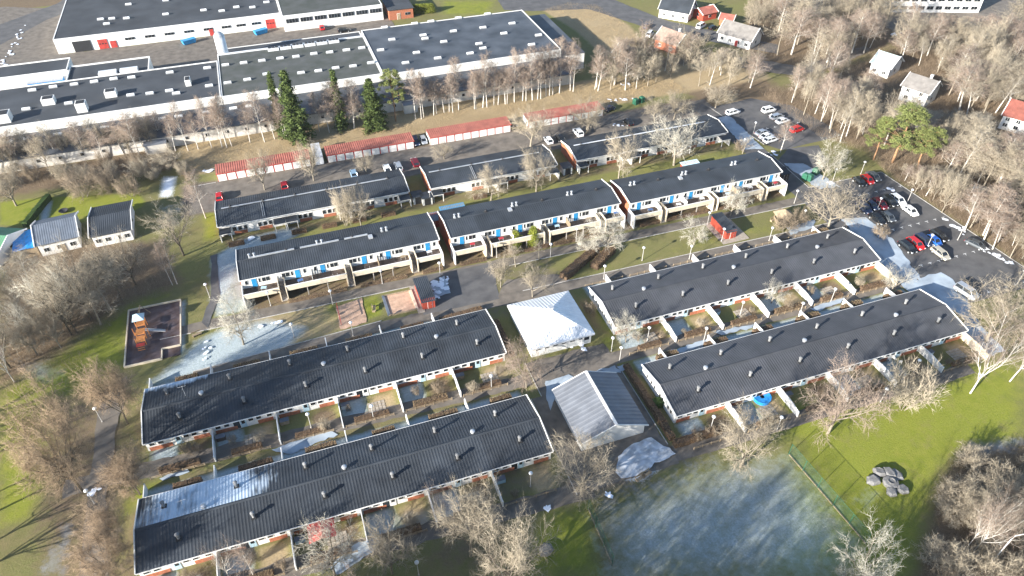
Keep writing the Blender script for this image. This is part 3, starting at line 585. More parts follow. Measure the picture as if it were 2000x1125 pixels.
def hall(lab, u0, u1, v0, v1, h, rm, par=.45, lights=(), rooftex=None, wallm=None, parts=()):
    L, W = u1-u0, v1-v0; t = thing('factory_hall', lab, 'factory', ((u0+u1)/2, (v0+v1)/2, 0), 0, 'factory halls')
    b = MB(); b.box(0, 0, 0, L - .02, W - .02, h - .3); part('wall', b.mesh('wall', wallm or WHITE), t)
    b = MB(); b.box(0, 0, h - .29, L - .5, W - .5, .29); part('roof', b.mesh('roof', rm), t)
    for x, y, sx, sy in ((0, -W/2 + .12, L, .3), (0, W/2 - .12, L, .3), (-L/2 + .12, 0, .3, W - .56), (L/2 - .12, 0, .3, W - .56)): b = MB(); b.box(x, y, h - 1.2, sx, sy, 1.2 + par*.5); part('parapet', b.mesh('parapet', WHITE), t)
    for x, y in lights: skylight(t, x - (u0+u1)/2, y - (v0+v1)/2, h - .02)
    return t
GL = lambda pts, z=7.4: [G(x, y, z) for x, y in pts]
c1 = lambda x, y: (x/2.813, y/2.813); c2 = lambda x, y: (650 + x/2.813, y/2.813)
h1 = hall('factory hall with black felt roof and white boxy plant housings', -95, -15.1, 206.1, 231.4, 7.5, FELT, .5, GL([c1(*p) for p in ((180,500),(295,482),(410,468),(520,453),(627,438),(725,430),(935,403),(1140,378),(1150,476),(825,518),(932,503),(720,527),(380,572),(147,604),(970,518))]))
for px, py, sx, sy, sz in ((270,560,3.2,2.6,1.8), (455,600,2.6,2.6,2.6), (612,520,3.0,2.4,1.8), (1035,455,1.5,3.0,1.8), (30,655,3.0,3.4,2.4)):
    u, v = G(*c1(px, py), 7.9); b = MB(); b.box(0, 0, 0, sx, sy, sz, 0); b.box(0, 0, sz + .003, sx*.8, sy*.8, .06, 1); part('plant_housing', b.mesh('plant_housing', [WHITE, DARK]), h1, (u + 55.05, v - 218.75, 7.46))
h2 = hall('factory hall with mossy green-grey roof beside the tall silo', -14.9, 30.9, 205.6, 236.4, 7.5, FELTG, .3, GL([c1(*p) for p in ((1240,362),(1340,350),(1440,338),(1540,325),(1627,316),(1725,300),(1812,292),(1905,280),(1252,460),(1360,442),(1465,412),(1750,394),(1845,378),(1940,368),(1655,405))] + [c2(*p) for p in ((75,280),(160,268),(210,350),(112,368))]))
for k in range(6): b = MB(); b.box(0, 0, 0, 3.4, 1.6, .9, 0); [b.lathe([(.5, .9), (.5, 1.15)], 10, 1, -1.1 + j*1.1) for j in range(3)]; part('cooling_fans', b.mesh('cooling_fans', [ZINC, DARK]), h2, (-6 + k*3.8, 13.4, 7.46))
b = MB(); b.box(0, 0, 0, 45.5, .5, .4); part('roof_duct', b.mesh('roof_duct', ZINC), h2, (0, 14.9, 7.5))
h3 = hall('wide factory hall with blue-grey roof and rows of white skylights', 31.1, 88.2, 204.6, 241.2, 7.5, FELTB, .35, GL([c2(*p) for p in ((285,155),(450,134),(690,103),(850,81),(325,222),(497,198),(663,176),(825,156),(985,133),(263,280),(460,294),(610,234),(803,245),(940,188),(1130,198),(400,350),(577,324),(755,298),(1092,250),(507,217),(540,122),(825,270))]))
ann = thing('factory_annex', 'narrow lean-to annex at the end wall of the blue-grey factory hall', 'factory', (92.4, 222.6, 0))
b = MB(); b.box(0, 0, 0, 8.2, 35.4, 5.2); part('wall', b.mesh('wall', WHITE), ann); b = MB(); b.box(0, 0, 5.2, 8.4, 35.6, .25); part('roof', b.mesh('roof', FELTB), ann)
lowm = mat('dirty_white_render', (.62, .58, .52), .85, .2, .35, .03, .2, detail=7)
an2 = thing('factory_annex', 'low white annex with small square windows along the foot of the factory', 'factory', (-1.8, 200.4, 0))
b = MB(); b.prism([(-4.9, 0), (4.9, 0), (4.9, 5.1), (-4.9, 3.2)], 'x', -90.5, 90.5); part('wall', b.mesh('wall', lowm), an2); b = MB(); b.prism([(-5.05, 3.17), (5.0, 5.12), (5.0, 5.32), (-5.05, 3.4)], 'x', -90.7, 90.7); part('roof', b.mesh('roof', FELTB), an2)
for k in range(34): part('window', fwin(.9, .9), an2, (-87 + k*5.25, -4.92, 1.5))
for k in range(14): skylight(an2, -82 + k*6.3 + (k % 3), 2.6, 4.7)
for k, (u, wd) in enumerate(((-32, 5.5), (19, 4.5), (38, 4))): b = MB(); b.box(0, 0, 0, wd, 2.6, 2.7, 0); b.box(0, 0, 2.7, wd + .3, 2.9, .12, 1); part('lean_to', b.mesh('lean_to', [lowm, GREYSH]), an2, (u, -6.2, 0))
w1 = hall('factory wing with black flat roof and a blue steel recess', -95, -59, 243.5, 253, 6.0, FELT, .6)
b = MB(); b.box(0, 0, 0, 9.5, 3.2, 4.6, 0); b.box(0, 0, 4.6, 9.8, 3.4, .12, 1); part('blue_recess', b.mesh('blue_recess', [TARP, STEEL]), w1, (11.6, -6.5, 0))
w2 = hall('small factory roof section with two plant units behind a white parapet', -58.6, -35.5, 232, 246.5, 5.6, FELT, .8)
for k in range(2): b = MB(); b.box(0, 0, 0, 5, 2.2, 1.2); part('plant_unit', b.mesh('plant_unit', ZINC), w2, (0 + k*6, -2.5, 5.55))
w3 = hall('low factory bay with plain black roof behind the silo', -12.5, 31.2, 237.2, 246.5, 5.2, FELT, .3)
t = thing('silo', 'tall pale steel silo standing at the corner of the mossy hall', 'silo', (*G(437, 106, 7), 0))
b = MB(); b.lathe([(1.6, 0), (1.6, 13.0)], 18); part('tank', b.mesh('tank', ZINC, True), t); b = MB(); b.lathe([(1.68, 13.0), (1.0, 13.9), (.25, 14.3)], 18); part('cap', b.mesh('cap', STEEL), t)
b = MB(); [b.box(s*.22, -1.72, 1, .05, .05, 12) for s in (-1, 1)]; [b.box(0, -1.72, 1 + k*.5, .44, .04, .04) for k in range(24)]; part('ladder', b.mesh('ladder', STEEL), t)
# north hall across the yard
h4 = hall('long factory hall across the yard with red doors in its white front', -66.8, 7.5, 273.8, 330, 5.0, FELT, .2, GL([c1(*p) for p in ((555,112),(588,137),(617,108),(697,106),(912,84),(1120,62),(708,30),(912,8),(1220,66),(1300,45),(1388,46),(1465,18))], 4.8))
for px, w_, hh, m in ((578, 3.0, 3.3, RED), (632, 2.0, 2.4, RED), (1495, 3.2, 3.3, RED), (470, 5.6, 3.6, DARK), (1168, 1.4, 2.3, RED)):  # the dark panel is an open bay's shade painted flat on the wall
    u = G(*c1(px, 262 if px < 700 else (205 if px < 1300 else 165)))[0]; b = MB(); b.box(0, 0, 0, w_, .1, hh, 0)
    if m is RED and w_ > 2.5: [b.box(-w_*.3 + k*w_*.3, -.04, hh*.5, w_*.2, .06, .35, 1) for k in range(3)]
    part('door_or_bay_shade', b.mesh('door_or_bay_shade', [m, GLASS]), h4, (u + 29.65, -28.19, 0))
for px, py in ((712,222),(822,210),(930,198),(1038,186),(1145,176),(1245,164),(1326,155),(1411,146)): u = G(*c1(px, py), 2.4)[0]; part('window', fwin(3.2, .9), h4, (u + 29.65, -28.16, 2.0))
h5 = hall('grey-roofed factory hall with a long ribbon of windows above parked cars', 7.7, 43.5, 268.5, 330, 5.6, FELTG, .2)
for k in range(7): part('window', fwin(4.2, 1.5), h5, (-14.8 + k*5.0, -30.86, 3.0))
t = thing('brick_house', 'small brick block with dark flat roof beside the ribbon-windowed hall', 'building', (50, 273, 0)); b = MB(); b.box(0, 0, 0, 9, 12, 3.6); part('wall', b.mesh('wall', BRICK), t); b = MB(); b.box(0, 0, 3.6, 9.6, 12.6, .3); part('roof', b.mesh('roof', FELT), t)
part('door', door_mesh(1.2, 2.2, WOOD), t, (-1, -6.04, 0)); part('window', fwin(2, 1), t, (2.4, -6.02, 1.3))
# ------------------------------------------------------------------ pavilion, carport, sheds
t = thing('pavilion', 'square white pavilion with pale metal pyramid roof and small cupola', 'pavilion', (41.1, 94.7, 0)); S = 6.6
b = MB(); b.box(0, 0, 0, 2*S - 1.0, 2*S - 1.0, 2.75); part('wall', b.mesh('wall', WHITE), t)
za = 5.35
for k in range(4):
    b = MB(); b.poly([(-S, -S, 2.75), (S, -S, 2.75), (.25, -.25, za), (-.25, -.25, za)]); b.quad((-S, -S, 2.6), (S, -S, 2.6), (S, -S, 2.75), (-S, -S, 2.75))
    for j in range(1, 20):
        x = -S + j*2*S/20; d = S - abs(x); top = min(1, (d)/(S - .25)); y1 = -S + (S - .25)*top; z1 = 2.75 + (za - 2.75)*top
        b.quad((x - .03, -S, 2.8), (x + .03, -S, 2.8), (x + .03, y1, z1 + .05), (x - .03, y1, z1 + .05)); b.quad((x - .03, -S, 2.75), (x - .03, -S, 2.8), (x - .03, y1, z1 + .05), (x - .03, y1, z1))
        b.quad((x + .03, -S, 2.8), (x + .03, -S, 2.75), (x + .03, y1, z1), (x + .03, y1, z1 + .05))
    b.box(0, -S - .02, 2.42, 2*S + .04, .08, .34); part('roof_face', b.mesh('roof_face', ZINC), t, (0, 0, 0), k*math.pi/2)
b = MB(); b.box(0, 0, za - .1, .7, .7, .7, 0); b.box(0, 0, za + .6, 1.0, 1.0, .12, 1); part('cupola', b.mesh('cupola', [ZINC, STEEL]), t)
for k in range(6): part('window', win_mesh(1.1, .8, 1), t, (-4.8 + k*1.75, -S + .48, 1.5))
part('door', door_mesh(1.8, 2.1, WHITE, True), t, (5.2, -S + .48, .02)); part('window', win_mesh(1.4, 1.0, 2), t, (-S + .48, -2, 1.2), -math.pi/2); part('window', win_mesh(1.4, 1.0, 2), t, (-S + .48, 2, 1.2), -math.pi/2)
t = thing('carport', 'free-standing carport with pale ribbed gable roof and white end wall', 'carport', (41.1, 71.5, 0)); W2, L2 = 6.3, 12.6
b = MB(); b.prism([(-W2 + .5, 0), (W2 - .5, 0), (W2 - .5, 2.5), (0, 4.9), (-W2 + .5, 2.5)], 'y', -L2/2 + .4, L2/2 - .4); part('wall', b.mesh('wall', WHITE), t)
for s in (0, 1): part('roof_slope', rib_panel(L2, W2, 2.65, .9, .07, 'cp', GREYSH), t, (-W2 if s == 0 else W2, L2/2 if s == 0 else -L2/2, 2.4), -math.pi/2 if s == 0 else math.pi/2)
for sy in (-1, 1):
    b = MB(); b.prism([(-W2, 2.2), (-W2, 2.5), (0, 5.16), (W2, 2.5), (W2, 2.2), (0, 4.86)], 'y', sy*(L2/2 + .02) - .06, sy*(L2/2 + .02) + .06); part('barge_board', b.mesh('barge_board', WHITE), t)
b = MB(); b.box(0, 0, 5.1, .5, L2, .1); part('ridge_cap', b.mesh('ridge_cap', WHITE), t)
def shed(lab, u, v, sx, sy, wallm, roofm, rz=0, h=2.2, slope=.35, nm='shed'):
    t = thing(nm, lab, 'shed', (u, v, 0), rz); b = MB(); b.prism([(-sy/2, 0), (sy/2, 0), (sy/2, h + slope), (-sy/2, h)], 'x', -sx/2, sx/2); part('wall', b.mesh('wall', wallm), t)
    part('roof', rib_panel(sx + .5, sy + .7, slope*1.15, .4, .04, 'sh' + roofm.name, roofm), t, (-sx/2 - .25, -sy/2 - .35, h - .02)); part('door', door_mesh(.9, 1.9, wallm), t, (sx*.1, -sy/2 - .02, .02)); return t
shed('red wooden shed with a dark felt roof beside the plank-edged sand area', 20, 112, 2.6, 7.0, SHEDRED, ROOF)
shed('red wooden shelter with a long dark roof by the small lichen-grey tree', 91.3, 112, 2.6, 6.6, SHEDRED, ROOF)
shed('red storage shed with dark roof in the gap behind the gallery terraces', 28.5, 136.5, 3.2, 2.4, SHEDRED, GREYSH); shed('low blue-roofed shed behind the gallery terrace', 33.5, 138.2, 5.6, 2.2, WOOD, mat('blue_sheet', (.06, .2, .34), .5, .1, 1))
shed('low shed with pale blue sheet roof behind the terrace of angled stair walls', 97, 137, 4.6, 2.6, SHEDRED, PALEB)
t = thing('gazebo', 'small wooden gazebo with brown hipped roof beside a round brown bush', 'gazebo', (106.5, 110.6, 0), .3)
b = MB(); b.lathe([(2.4, 2.1), (2.4, 2.2), (.1, 3.5)], 6); part('roof', b.mesh('roof', WOOD), t); b = MB(); [b.box(1.8*math.cos(k*math.pi/3), 1.8*math.sin(k*math.pi/3), 0, .12, .12, 2.1) for k in range(6)]; part('posts', b.mesh('posts', WOOD), t); b = MB(); b.lathe([(1.8, 0), (1.8, .8), (1.74, .8), (1.74, 0)], 6); part('rail', b.mesh('rail', WOOD), t)
shed('dark garden shed beside the balcony end of the gallery terrace', 117.5, 126.5, 2.6, 2.2, DWOOD, ROOF)
# ------------------------------------------------------------------ single houses round the estate
def house(lab, A, B, W, h, rh, wallm, roofm, wins=3, doorm=None, chim=True, ridge=True):
    """gabled house; A and B are the surveyed feet of its front wall corners, W its depth"""
    a, c = Vector(G(*A)), Vector(G(*B)); d = c - a; L = d.length; rz = math.atan2(d.y, d.x); m = (a + c)/2 + Vector((-d.y, d.x)).normalized()*W/2
    t = thing('house', lab, 'house', (m.x, m.y, 0), rz)
    b = MB(); b.prism([(-W/2, 0), (W/2, 0), (W/2, h), (0, h + rh), (-W/2, h)], 'x', -L/2, L/2); part('wall', b.mesh('wall', wallm), t)
    for s in (0, 1): part('roof_slope', rib_panel(L + .8, W/2 + .4, rh*(W/2+.4)/(W/2), .45, .03, 'h' + roofm.name, roofm), t, (-L/2 - .4 if s == 0 else L/2 + .4, (-1 if s == 0 else 1)*(W/2 + .4), h - rh*.4/(W/2) + .1), 0 if s == 0 else math.pi)
    gable_trim(t, L + .9, W + .8, h - rh*.4/(W/2) + .12, h + rh + .12)
    for k in range(wins): part('window', win_mesh(1.2, 1.1, 2), t, (-L/2 + (k + .5)*L/wins, -W/2 - .02, .95))
    if h > 3.6:
        for k in range(wins): part('window', win_mesh(1.1, 1.1, 2), t, (-L/2 + (k + .5)*L/wins, -W/2 - .02, h - 1.5))
    for s in (-1, 1): part('window', win_mesh(1.1, 1.1, 1), t, (s*(L/2 + .02), 0, 1.1), s*math.pi/2)
    if doorm: part('door', door_mesh(1.0, 2.0, doorm), t, (L*.08, -W/2 - .02, .02))
    if chim: b = MB(); b.box(0, 0, 0, .7, .7, 1.3); b.box(0, 0, 1.3, .85, .85, .1); part('chimney', b.mesh('chimney', WHITE), t, (L*.2, W*.12, h + rh - .5))
    return t
TILE = mat('grey_roof_tiles', (.19, .175, .16), .85, .2, .7, .05); TILER = mat('orange_roof_tiles', (.30, .21, .165), .85, .25, .9); GREENR = mat('green_roof_sheet', (.10, .24, .14), .6, .15, .6); SLATE = mat('slate_blue_sheet', (.13, .15, .18), .55, .15, .6)
house('white cottage with weathered grey roof behind a white fence', (1401,80), (1463,98), 8, 3.2, 3.2, WHITE, TILE, 4, RED, False)
house('white house with black roof at the edge of the road', (1286,34), (1342,44), 9, 3.4, 3.4, WHITE, ROOF, 3, None)
house('house with worn orange tiled roof beside a parked white van', (1277,92), (1318,107), 8, 3.2, 2.8, BRICK, TILER, 2, None)
house('white outbuilding with grey roof among the birches', (1197,118), (1232,130), 7, 2.8, 2.0, WHITE, TILE, 1, None, False)
house('house with pale teal sheet roof half hidden by bare trees', (1696,142), (1732,154), 8, 3.6, 2.6, WHITE, mat('teal_sheet', (.36, .44, .44), .5, .15, .6), 2, None, False)
house('tall white house with grey roof and chimney, two small windows', (1753,194), (1803,211), 8, 4.6, 2.6, WHITE, TILE, 2, None)
house('white house with red tiled roof at the edge of the forest', (1948,250), (2010,268), 9, 4.2, 3.0, WHITE, mat('red_tiles', (.22, .075, .055), .8, .2, .8), 3, None)
house('house with green sheet roof and white front', (-95,514), (2,521), 10, 2.8, 1.9, WHITE, GREENR, 4, None, False)
house('house with slate blue sheet roof beside the blue tarpaulin', (84,501), (160,483), 10, 3.2, 2.0, WHITE, SLATE, 3, WOOD, False)
house('low house with dark ribbed roof and translucent veranda roof', (188,483), (262,468), 12, 3.0, 1.2, WHITE, ROOF, 4, WHITE, False)
house('red outbuilding behind the black-roofed house', (1372,42), (1398,36), 6, 2.6, 1.4, SHEDRED, REDROOF, 1, None, False); house('small red-roofed outbuilding beside the weathered cottage', (1404,48), (1428,52), 5, 2.2, 1.2, BRICK, REDROOF, 1, None, False)
house('small white shed deep in the forest', (1894,392), (1926,402), 4, 2.4, .6, WHITE, GREYSH, 1, None, False)
t = hall('white commercial building with blue-grey roof beyond the forest', 205, 235, 205, 235, 6, FELTB, .3) if False else None
a = G(1830, 30); t = thing('office_building', 'large white office block with window bands beyond the forest', 'building', (a[0] + 4, a[1] + 12, 0), -.35)
b = MB(); b.box(0, 0, 0, 34, 20, 6.5); part('wall', b.mesh('wall', WHITE), t); b = MB(); b.box(0, 0, 6.5, 34.5, 20.5, .3); part('roof', b.mesh('roof', FELTB), t)
for k in range(10): part('window', fwin(2.4, 1.3), t, (-15 + k*3.3, -10.03, 1.2)); part('window', fwin(2.4, 1.3), t, (-15 + k*3.3, -10.03, 4.2))
t = thing('lean_to_shed', 'flat-roofed shed covered with a bright blue tarpaulin', 'shed', (*G(58, 492), 0), .12)
b = MB(); b.box(0, 1.5, 0, 4.2, 7.2, 2.2); part('wall', b.mesh('wall', WOOD), t); b = MB()
n = 8
for i in range(n+1):
    for j in range(n+1): b.v.append((-2.5 + 5.0*i/n, -2.4 + 7.8*j/n, 2.28 + random.uniform(0, .22)))
for i in range(n):
    for j in range(n): q = i*(n+1)+j; b.f.append((q, q+n+1, q+n+2, q+1)); b.m.append(0)
part('tarpaulin', b.mesh('tarpaulin', TARP), t)
# ------------------------------------------------------------------ vegetation prototypes
def cones(P0, P1, r, sides=3):
    """thin tapering twigs as numpy arrays"""
    d = P1 - P0; d /= np.linalg.norm(d, axis=1, keepdims=True) + 1e-9
    ref = np.where(np.abs(d[:, 2:3]) < .9, np.array([[0, 0, 1.]]), np.array([[1., 0, 0]])); a = np.cross(d, ref); a /= np.linalg.norm(a, axis=1, keepdims=True); b = np.cross(d, a)
    n = len(P0); V = np.empty((n, sides+1, 3))
    for k in range(sides): t = 2*math.pi*k/sides; V[:, k] = P0 + (a*math.cos(t) + b*math.sin(t))*np.reshape(r, (-1, 1))
    V[:, sides] = P1; base = (np.arange(n)*(sides+1))[:, None]
    F = np.concatenate([np.stack([base[:, 0]+k, base[:, 0]+(k+1) % sides, base[:, 0]+sides], 1) for k in range(sides)])
    return V.reshape(-1, 3), F
def tris(C, size, rng, flat=0.0):
    """little leaf faces at centres C"""
    n = len(C); d1 = rng.normal(size=(n, 3)); d2 = rng.normal(size=(n, 3)); d1[:, 2] *= 1-flat; d2[:, 2] *= 1-flat
    d1 /= np.linalg.norm(d1, axis=1, keepdims=True); d2 /= np.linalg.norm(d2, axis=1, keepdims=True); s = size*rng.uniform(.6, 1.3, (n, 1))
    V = np.stack([C - d1*s*.5, C + d1*s*.5, C + d2*s], 1).reshape(-1, 3); return V, np.arange(3*n).reshape(-1, 3)
class Tree:
    def __init__(s, seed): s.r = random.Random(seed); s.rng = np.random.default_rng(seed); s.b = MB(); s.tw = []
    def branch(s, p, d, L, rad, lev, o):
        r = s.r; n = o['seg'][lev]; pts = [p]; rads = [rad]; cur = Vector(p); dd = Vector(d).normalized()
        for k in range(n):
            dd = (dd + Vector((r.gauss(0, 1), r.gauss(0, 1), r.gauss(0, .7)))*o['wob'][lev] + Vector((0, 0, o['up'][lev]))).normalized()
            cur = cur + dd*(L/n); pts.append(cur.copy()); rads.append(rad*(1 - (k+1)/n*(1-o['tip'][lev])))
        s.b.tube(pts, rads, (6, 4, 3)[min(lev, 2)], 0, False)
        nb = o['n'][lev]; lo = o['from'][lev]
        last = lev == len(o['n'])-1
        for i in range(nb):
            t = lo + (1-lo)*(i + r.random())/nb; x = t*n; k = min(int(x), n-1); q = pts[k].lerp(pts[k+1], x-k); ax = (pts[k+1]-pts[k]).normalized()
            az = i*2.4 + r.uniform(-.5, .5); pr = ax.orthogonal().normalized(); pr = Matrix.Rotation(az, 3, ax) @ pr
            an = R(o['ang'][lev] + r.gauss(0, 9)); nd = ax*math.cos(an) + pr*math.sin(an)
            ll = o['len'][lev]*L*(r.uniform(.75, 1.15))*o['shape'](t, lev)
            if last: s.tw.append((q, nd, ll, rads[k]))
            else: s.branch(q, nd, ll, rads[k]*o['thin'][lev], lev+1, o)
    def twigs(s, per, spread, rad, droop=0.0, lenf=(.5, 1.0), up=.0):
        """each last-level shoot becomes a spray of fine twigs"""
        P0 = []; P1 = []; rr = []; rng = s.rng
        for q, d, L, r0 in s.tw:
            q = np.array(q); d = np.array(d.normalized()); P0.append(q); P1.append(q + d*L); rr.append(rad*2.2)
            for k in range(per):
                t = rng.uniform(.15, .95); v = d + rng.normal(size=3)*spread; v[2] += up - droop; v /= np.linalg.norm(v); a = q + d*L*t
                P0.append(a); P1.append(a + v*L*rng.uniform(*lenf)); rr.append(rad)
        return np.array(P0), np.array(P1), np.array(rr)
PROTO = {}
def proto(key, seed, o, bark, twm, H, per, spread, trad, droop=0, up=0, trunk_r=.22, lenf=(.5, 1.0), leaf=None, stems=1, lean=0.0):
    T = Tree(seed)
    for k in range(stems):
        a = 2*math.pi*k/stems + T.r.random(); d = Vector((math.cos(a)*lean, math.sin(a)*lean, 1)) if stems > 1 else Vector((0, 0, 1))
        T.branch(Vector((math.cos(a)*.25*(stems > 1), math.sin(a)*.25*(stems > 1), -.1)), d, H*o['trunk'], trunk_r/(stems**.4), 0, o)
    tm = T.b.mesh(key + '_trunk', bark, True); P0, P1, rr = T.twigs(per, spread, trad, droop, lenf, up)
    if leaf: V, F = tris(P0 + (P1-P0)*T.rng.uniform(.2, 1, (len(P0), 1)) + T.rng.normal(size=P0.shape)*.12, leaf, T.rng); V2, F2 = cones(P0, P1, rr); F = np.concatenate([F, F2 + len(V)]); V = np.concatenate([V, V2])
    else: V, F = cones(P0, P1, rr)
    cm = npmesh(key + '_crown', V, F, twm)
    ext = V[:, :2]; wid = np.percentile(np.hypot(ext[:, 0], ext[:, 1]), 88)*2; top = np.percentile(V[:, 2], 99)
    PROTO.setdefault(key.split('#')[0], []).append((tm, cm, wid, top))
broad = dict(trunk=.42, seg=(4, 5, 4), wob=(.06, .12, .16), up=(.02, .10, .06), tip=(.65, .3, .3), n=(9, 9, 8), **{'from': (.45, .25, .2)}, ang=(48, 42, 40), len=(1.5, .5, .5), thin=(.6, .6, .6), shape=lambda t, l: 1.0)
for s in range(3): proto('broad#%d' % s, 11+s, broad, MBARK, TWIG, 10, 8, .8, .0125, up=.1, trunk_r=.30)
for s in range(2): proto('pale#%d' % s, 21+s, dict(broad, n=(8, 8, 8), ang=(55, 45, 45)), MBARK, TWIGG, 10, 8, .9, .013, up=.1, trunk_r=.26)
for s in range(2): proto('dark#%d' % s, 31+s, dict(broad, trunk=.5, n=(8, 7, 7), ang=(45, 45, 42)), DBARK, TWIG, 10, 6, .7, .011, up=.15, trunk_r=.30)
for s in range(2): proto('pink#%d' % s, 41+s, dict(broad, n=(10, 9, 8), ang=(58, 48, 45), up=(.02, .06, .02)), MBARK, TWIGP, 10, 9, .85, .012, up=.05, trunk_r=.28)
for s in range(2): proto('beech#%d' % s, 51+s, dict(broad, trunk=.5, n=(11, 9, 8), ang=(55, 48, 45)), DBARK, RUST, 10, 15, .95, .013, leaf=.09, trunk_r=.28)
for s in range(2): proto('bigbirch#%d' % s, 131+s, dict(broad, trunk=.6, n=(9, 8, 7), ang=(40, 42, 42)), BBARK, TWIGP, 12, 7, .75, .011, droop=.1, trunk_r=.24)
birch = dict(trunk=.97, seg=(8, 4, 3), wob=(.025, .10, .14), up=(.03, .06, -.02), tip=(.12, .3, .4), n=(24, 8, 5), **{'from': (.36, .2, .2)}, ang=(42, 40, 40), len=(.27, .5, .6), thin=(.42, .55, .6), shape=lambda t, l: (1.25 - .75*t) if l == 0 else 1.0)
for s in range(3): proto('birch#%d' % s, 61+s, birch, BBARK, TWIGP, 14, 5, .6, .0105, droop=.25, trunk_r=.17)
for s in range(3): proto('forest#%d' % s, 71+s, dict(birch, n=(20, 8, 5), **{'from': (.42, .2, .2)}, ang=(38, 42, 42), len=(.30, .5, .6), up=(.03, .10, .05)), BBARK if s == 1 else MBARK, TWIG, 14, 5, .6, .011, up=.2, trunk_r=.17)
bush = dict(trunk=.62, seg=(4, 4), wob=(.10, .15), up=(.05, .05), tip=(.3, .3), n=(10, 8), **{'from': (.2, .15)}, ang=(38, 40), len=(.55, .55), thin=(.6, .6), shape=lambda t, l: 1.0)
for s in range(2): proto('bush#%d' % s, 81+s, bush, MBARK, TWIGB, 5, 6, .7, .012, up=.15, trunk_r=.10, stems=7, lean=.8)
for s in range(2): proto('tanbush#%d' % s, 85+s, bush, MBARK, TWIG, 5, 6, .6, .012, up=.25, trunk_r=.10, stems=8, lean=.6)
sap = dict(birch, n=(14, 5, 4), **{'from': (.35, .2, .2)}, ang=(38, 35, 35), len=(.32, .45, .5), up=(.03, .12, .08))
for s in range(2): proto('sapling#%d' % s, 91+s, sap, MBARK, TWIG, 8, 4, .5, .010, up=.3, trunk_r=.11)
def conifer(key, seed, H, layers, w0, m, sz, drop=.35, dens=1.0, narrow=.95):
    rng = np.random.default_rng(seed); C = []
    for k in range(layers):
        t = (k + rng.random())/layers; z = H*(.06 + .92*t); Lb = w0*(1-t)**narrow*rng.uniform(.35, 1.15) + .18; az = k*2.4 + rng.uniform(-.4, .4); n = int((12 + 46*Lb)*dens)
        s = rng.uniform(.08, 1, n); C.append(np.stack([np.cos(az)*s*Lb, np.sin(az)*s*Lb, z - drop*Lb*s**1.5 + .1*Lb*s], 1) + rng.normal(size=(n, 3))*np.array([.14, .14, .10])*(1 + .8*Lb/w0)*1.1)
    C = np.concatenate(C); V, F = tris(C, sz, rng, .35); b = MB(); b.tube([(0, 0, -.1), (0, 0, H*.5), (0, 0, H*.97)], [H*.013, H*.008, .02], 7)
    PROTO.setdefault(key, []).append((b.mesh(key + '_trunk', DBARK, True), npmesh(key + '_crown', V, F, m), 2*w0, H))
conifer('spruce', 5, 14, 150, 2.7, SPRUCE, .36, .45, 1.3, .75); conifer('spruce', 6, 14, 120, 1.6, SPRUCE, .32, .45, 1.4, .7); conifer('thuja', 7, 6, 120, .75, THUJA, .16, .0, 3, .45); conifer('thuja', 8, 6, 110, .7, THUJA, .16, .0, 3, .5)
def pine(key, seed, H, w_, m, bare=.45, clumps=70):
    rng = np.random.default_rng(seed); r = random.Random(seed); b = MB(); pts = [(0, 0, -.1)]; x = y = 0
    for k in range(1, 8): x += r.gauss(0, .12); y += r.gauss(0, .12); pts.append((x, y, H*.92*k/7))
    b.tube(pts, [H*.016*(1 - k*.11) for k in range(8)], 7); C = []
    for k in range(clumps):
        t = bare + (1-bare)*r.random(); az = r.uniform(0, 6.28); rr_ = w_/2*math.sqrt(r.random())*(1.15 - .75*((t-bare)/(1-bare))**1.6); c = np.array([math.cos(az)*rr_, math.sin(az)*rr_, H*t])
        b.tube([(pts[-2][0]*.7, pts[-2][1]*.7, max(H*.3, H*t - rr_*.5)), tuple(c)], [.06, .02], 4, 0, False)
        n = 150; q = rng.normal(size=(n, 3)); q /= np.linalg.norm(q, axis=1, keepdims=True); C.append(c + q*rng.uniform(.3, 1, (n, 1))*np.array([.95, .95, .5])*r.uniform(.7, 1.2))
    V, F = tris(np.concatenate(C), .23, rng); PROTO.setdefault(key, []).append((b.mesh(key + '_trunk', mat('pine_bark', (.30, .17, .09), .9, .3, 2), True), npmesh(key + '_crown', V, F, m), w_, H))
pine('pine', 3, 14, 8.5, PINE); pine('pine', 4, 14, 7.5, PINE, .4)
TRN = [0]
def tree(kind, u, v, H, W=None, label='', group=None, cat='tree', name=None, var=None, rz=None):
    L_ = PROTO[kind]; tm, cm, w0, h0 = L_[(TRN[0] if var is None else var) % len(L_)]; TRN[0] += 1
    sz = H/h0; sx = (W/w0) if W else sz
    t = thing(name or {'birch': 'birch_tree', 'bigbirch': 'birch_tree', 'forest': 'bare_tree', 'broad': 'bare_tree', 'pale': 'bare_tree', 'dark': 'bare_tree', 'pink': 'bare_tree', 'beech': 'beech_tree', 'bush': 'bare_bush', 'tanbush': 'bare_bush', 'sapling': 'young_tree', 'spruce': 'spruce_tree', 'pine': 'pine_tree', 'thuja': 'thuja'}[kind], label, cat, (u, v, 0), (TRN[0]*1.7) % 6.28 if rz is None else rz, group)
    t.scale = (sx, sx, sz); part('trunk', tm, t); part('crown', cm, t); return t
def ptree(kind, bx, by, ty, wpx, label, group=None, cat='tree', name=None, var=None):
    u, v = G(bx, by); H = rise(bx, by, ty); dd = u*SY*CP + v*CY*CP + (CAMH - H*.6)*SP
    return tree(kind, u, v, H, wpx*dd/FPX*1.05, label, group, cat, name, var)
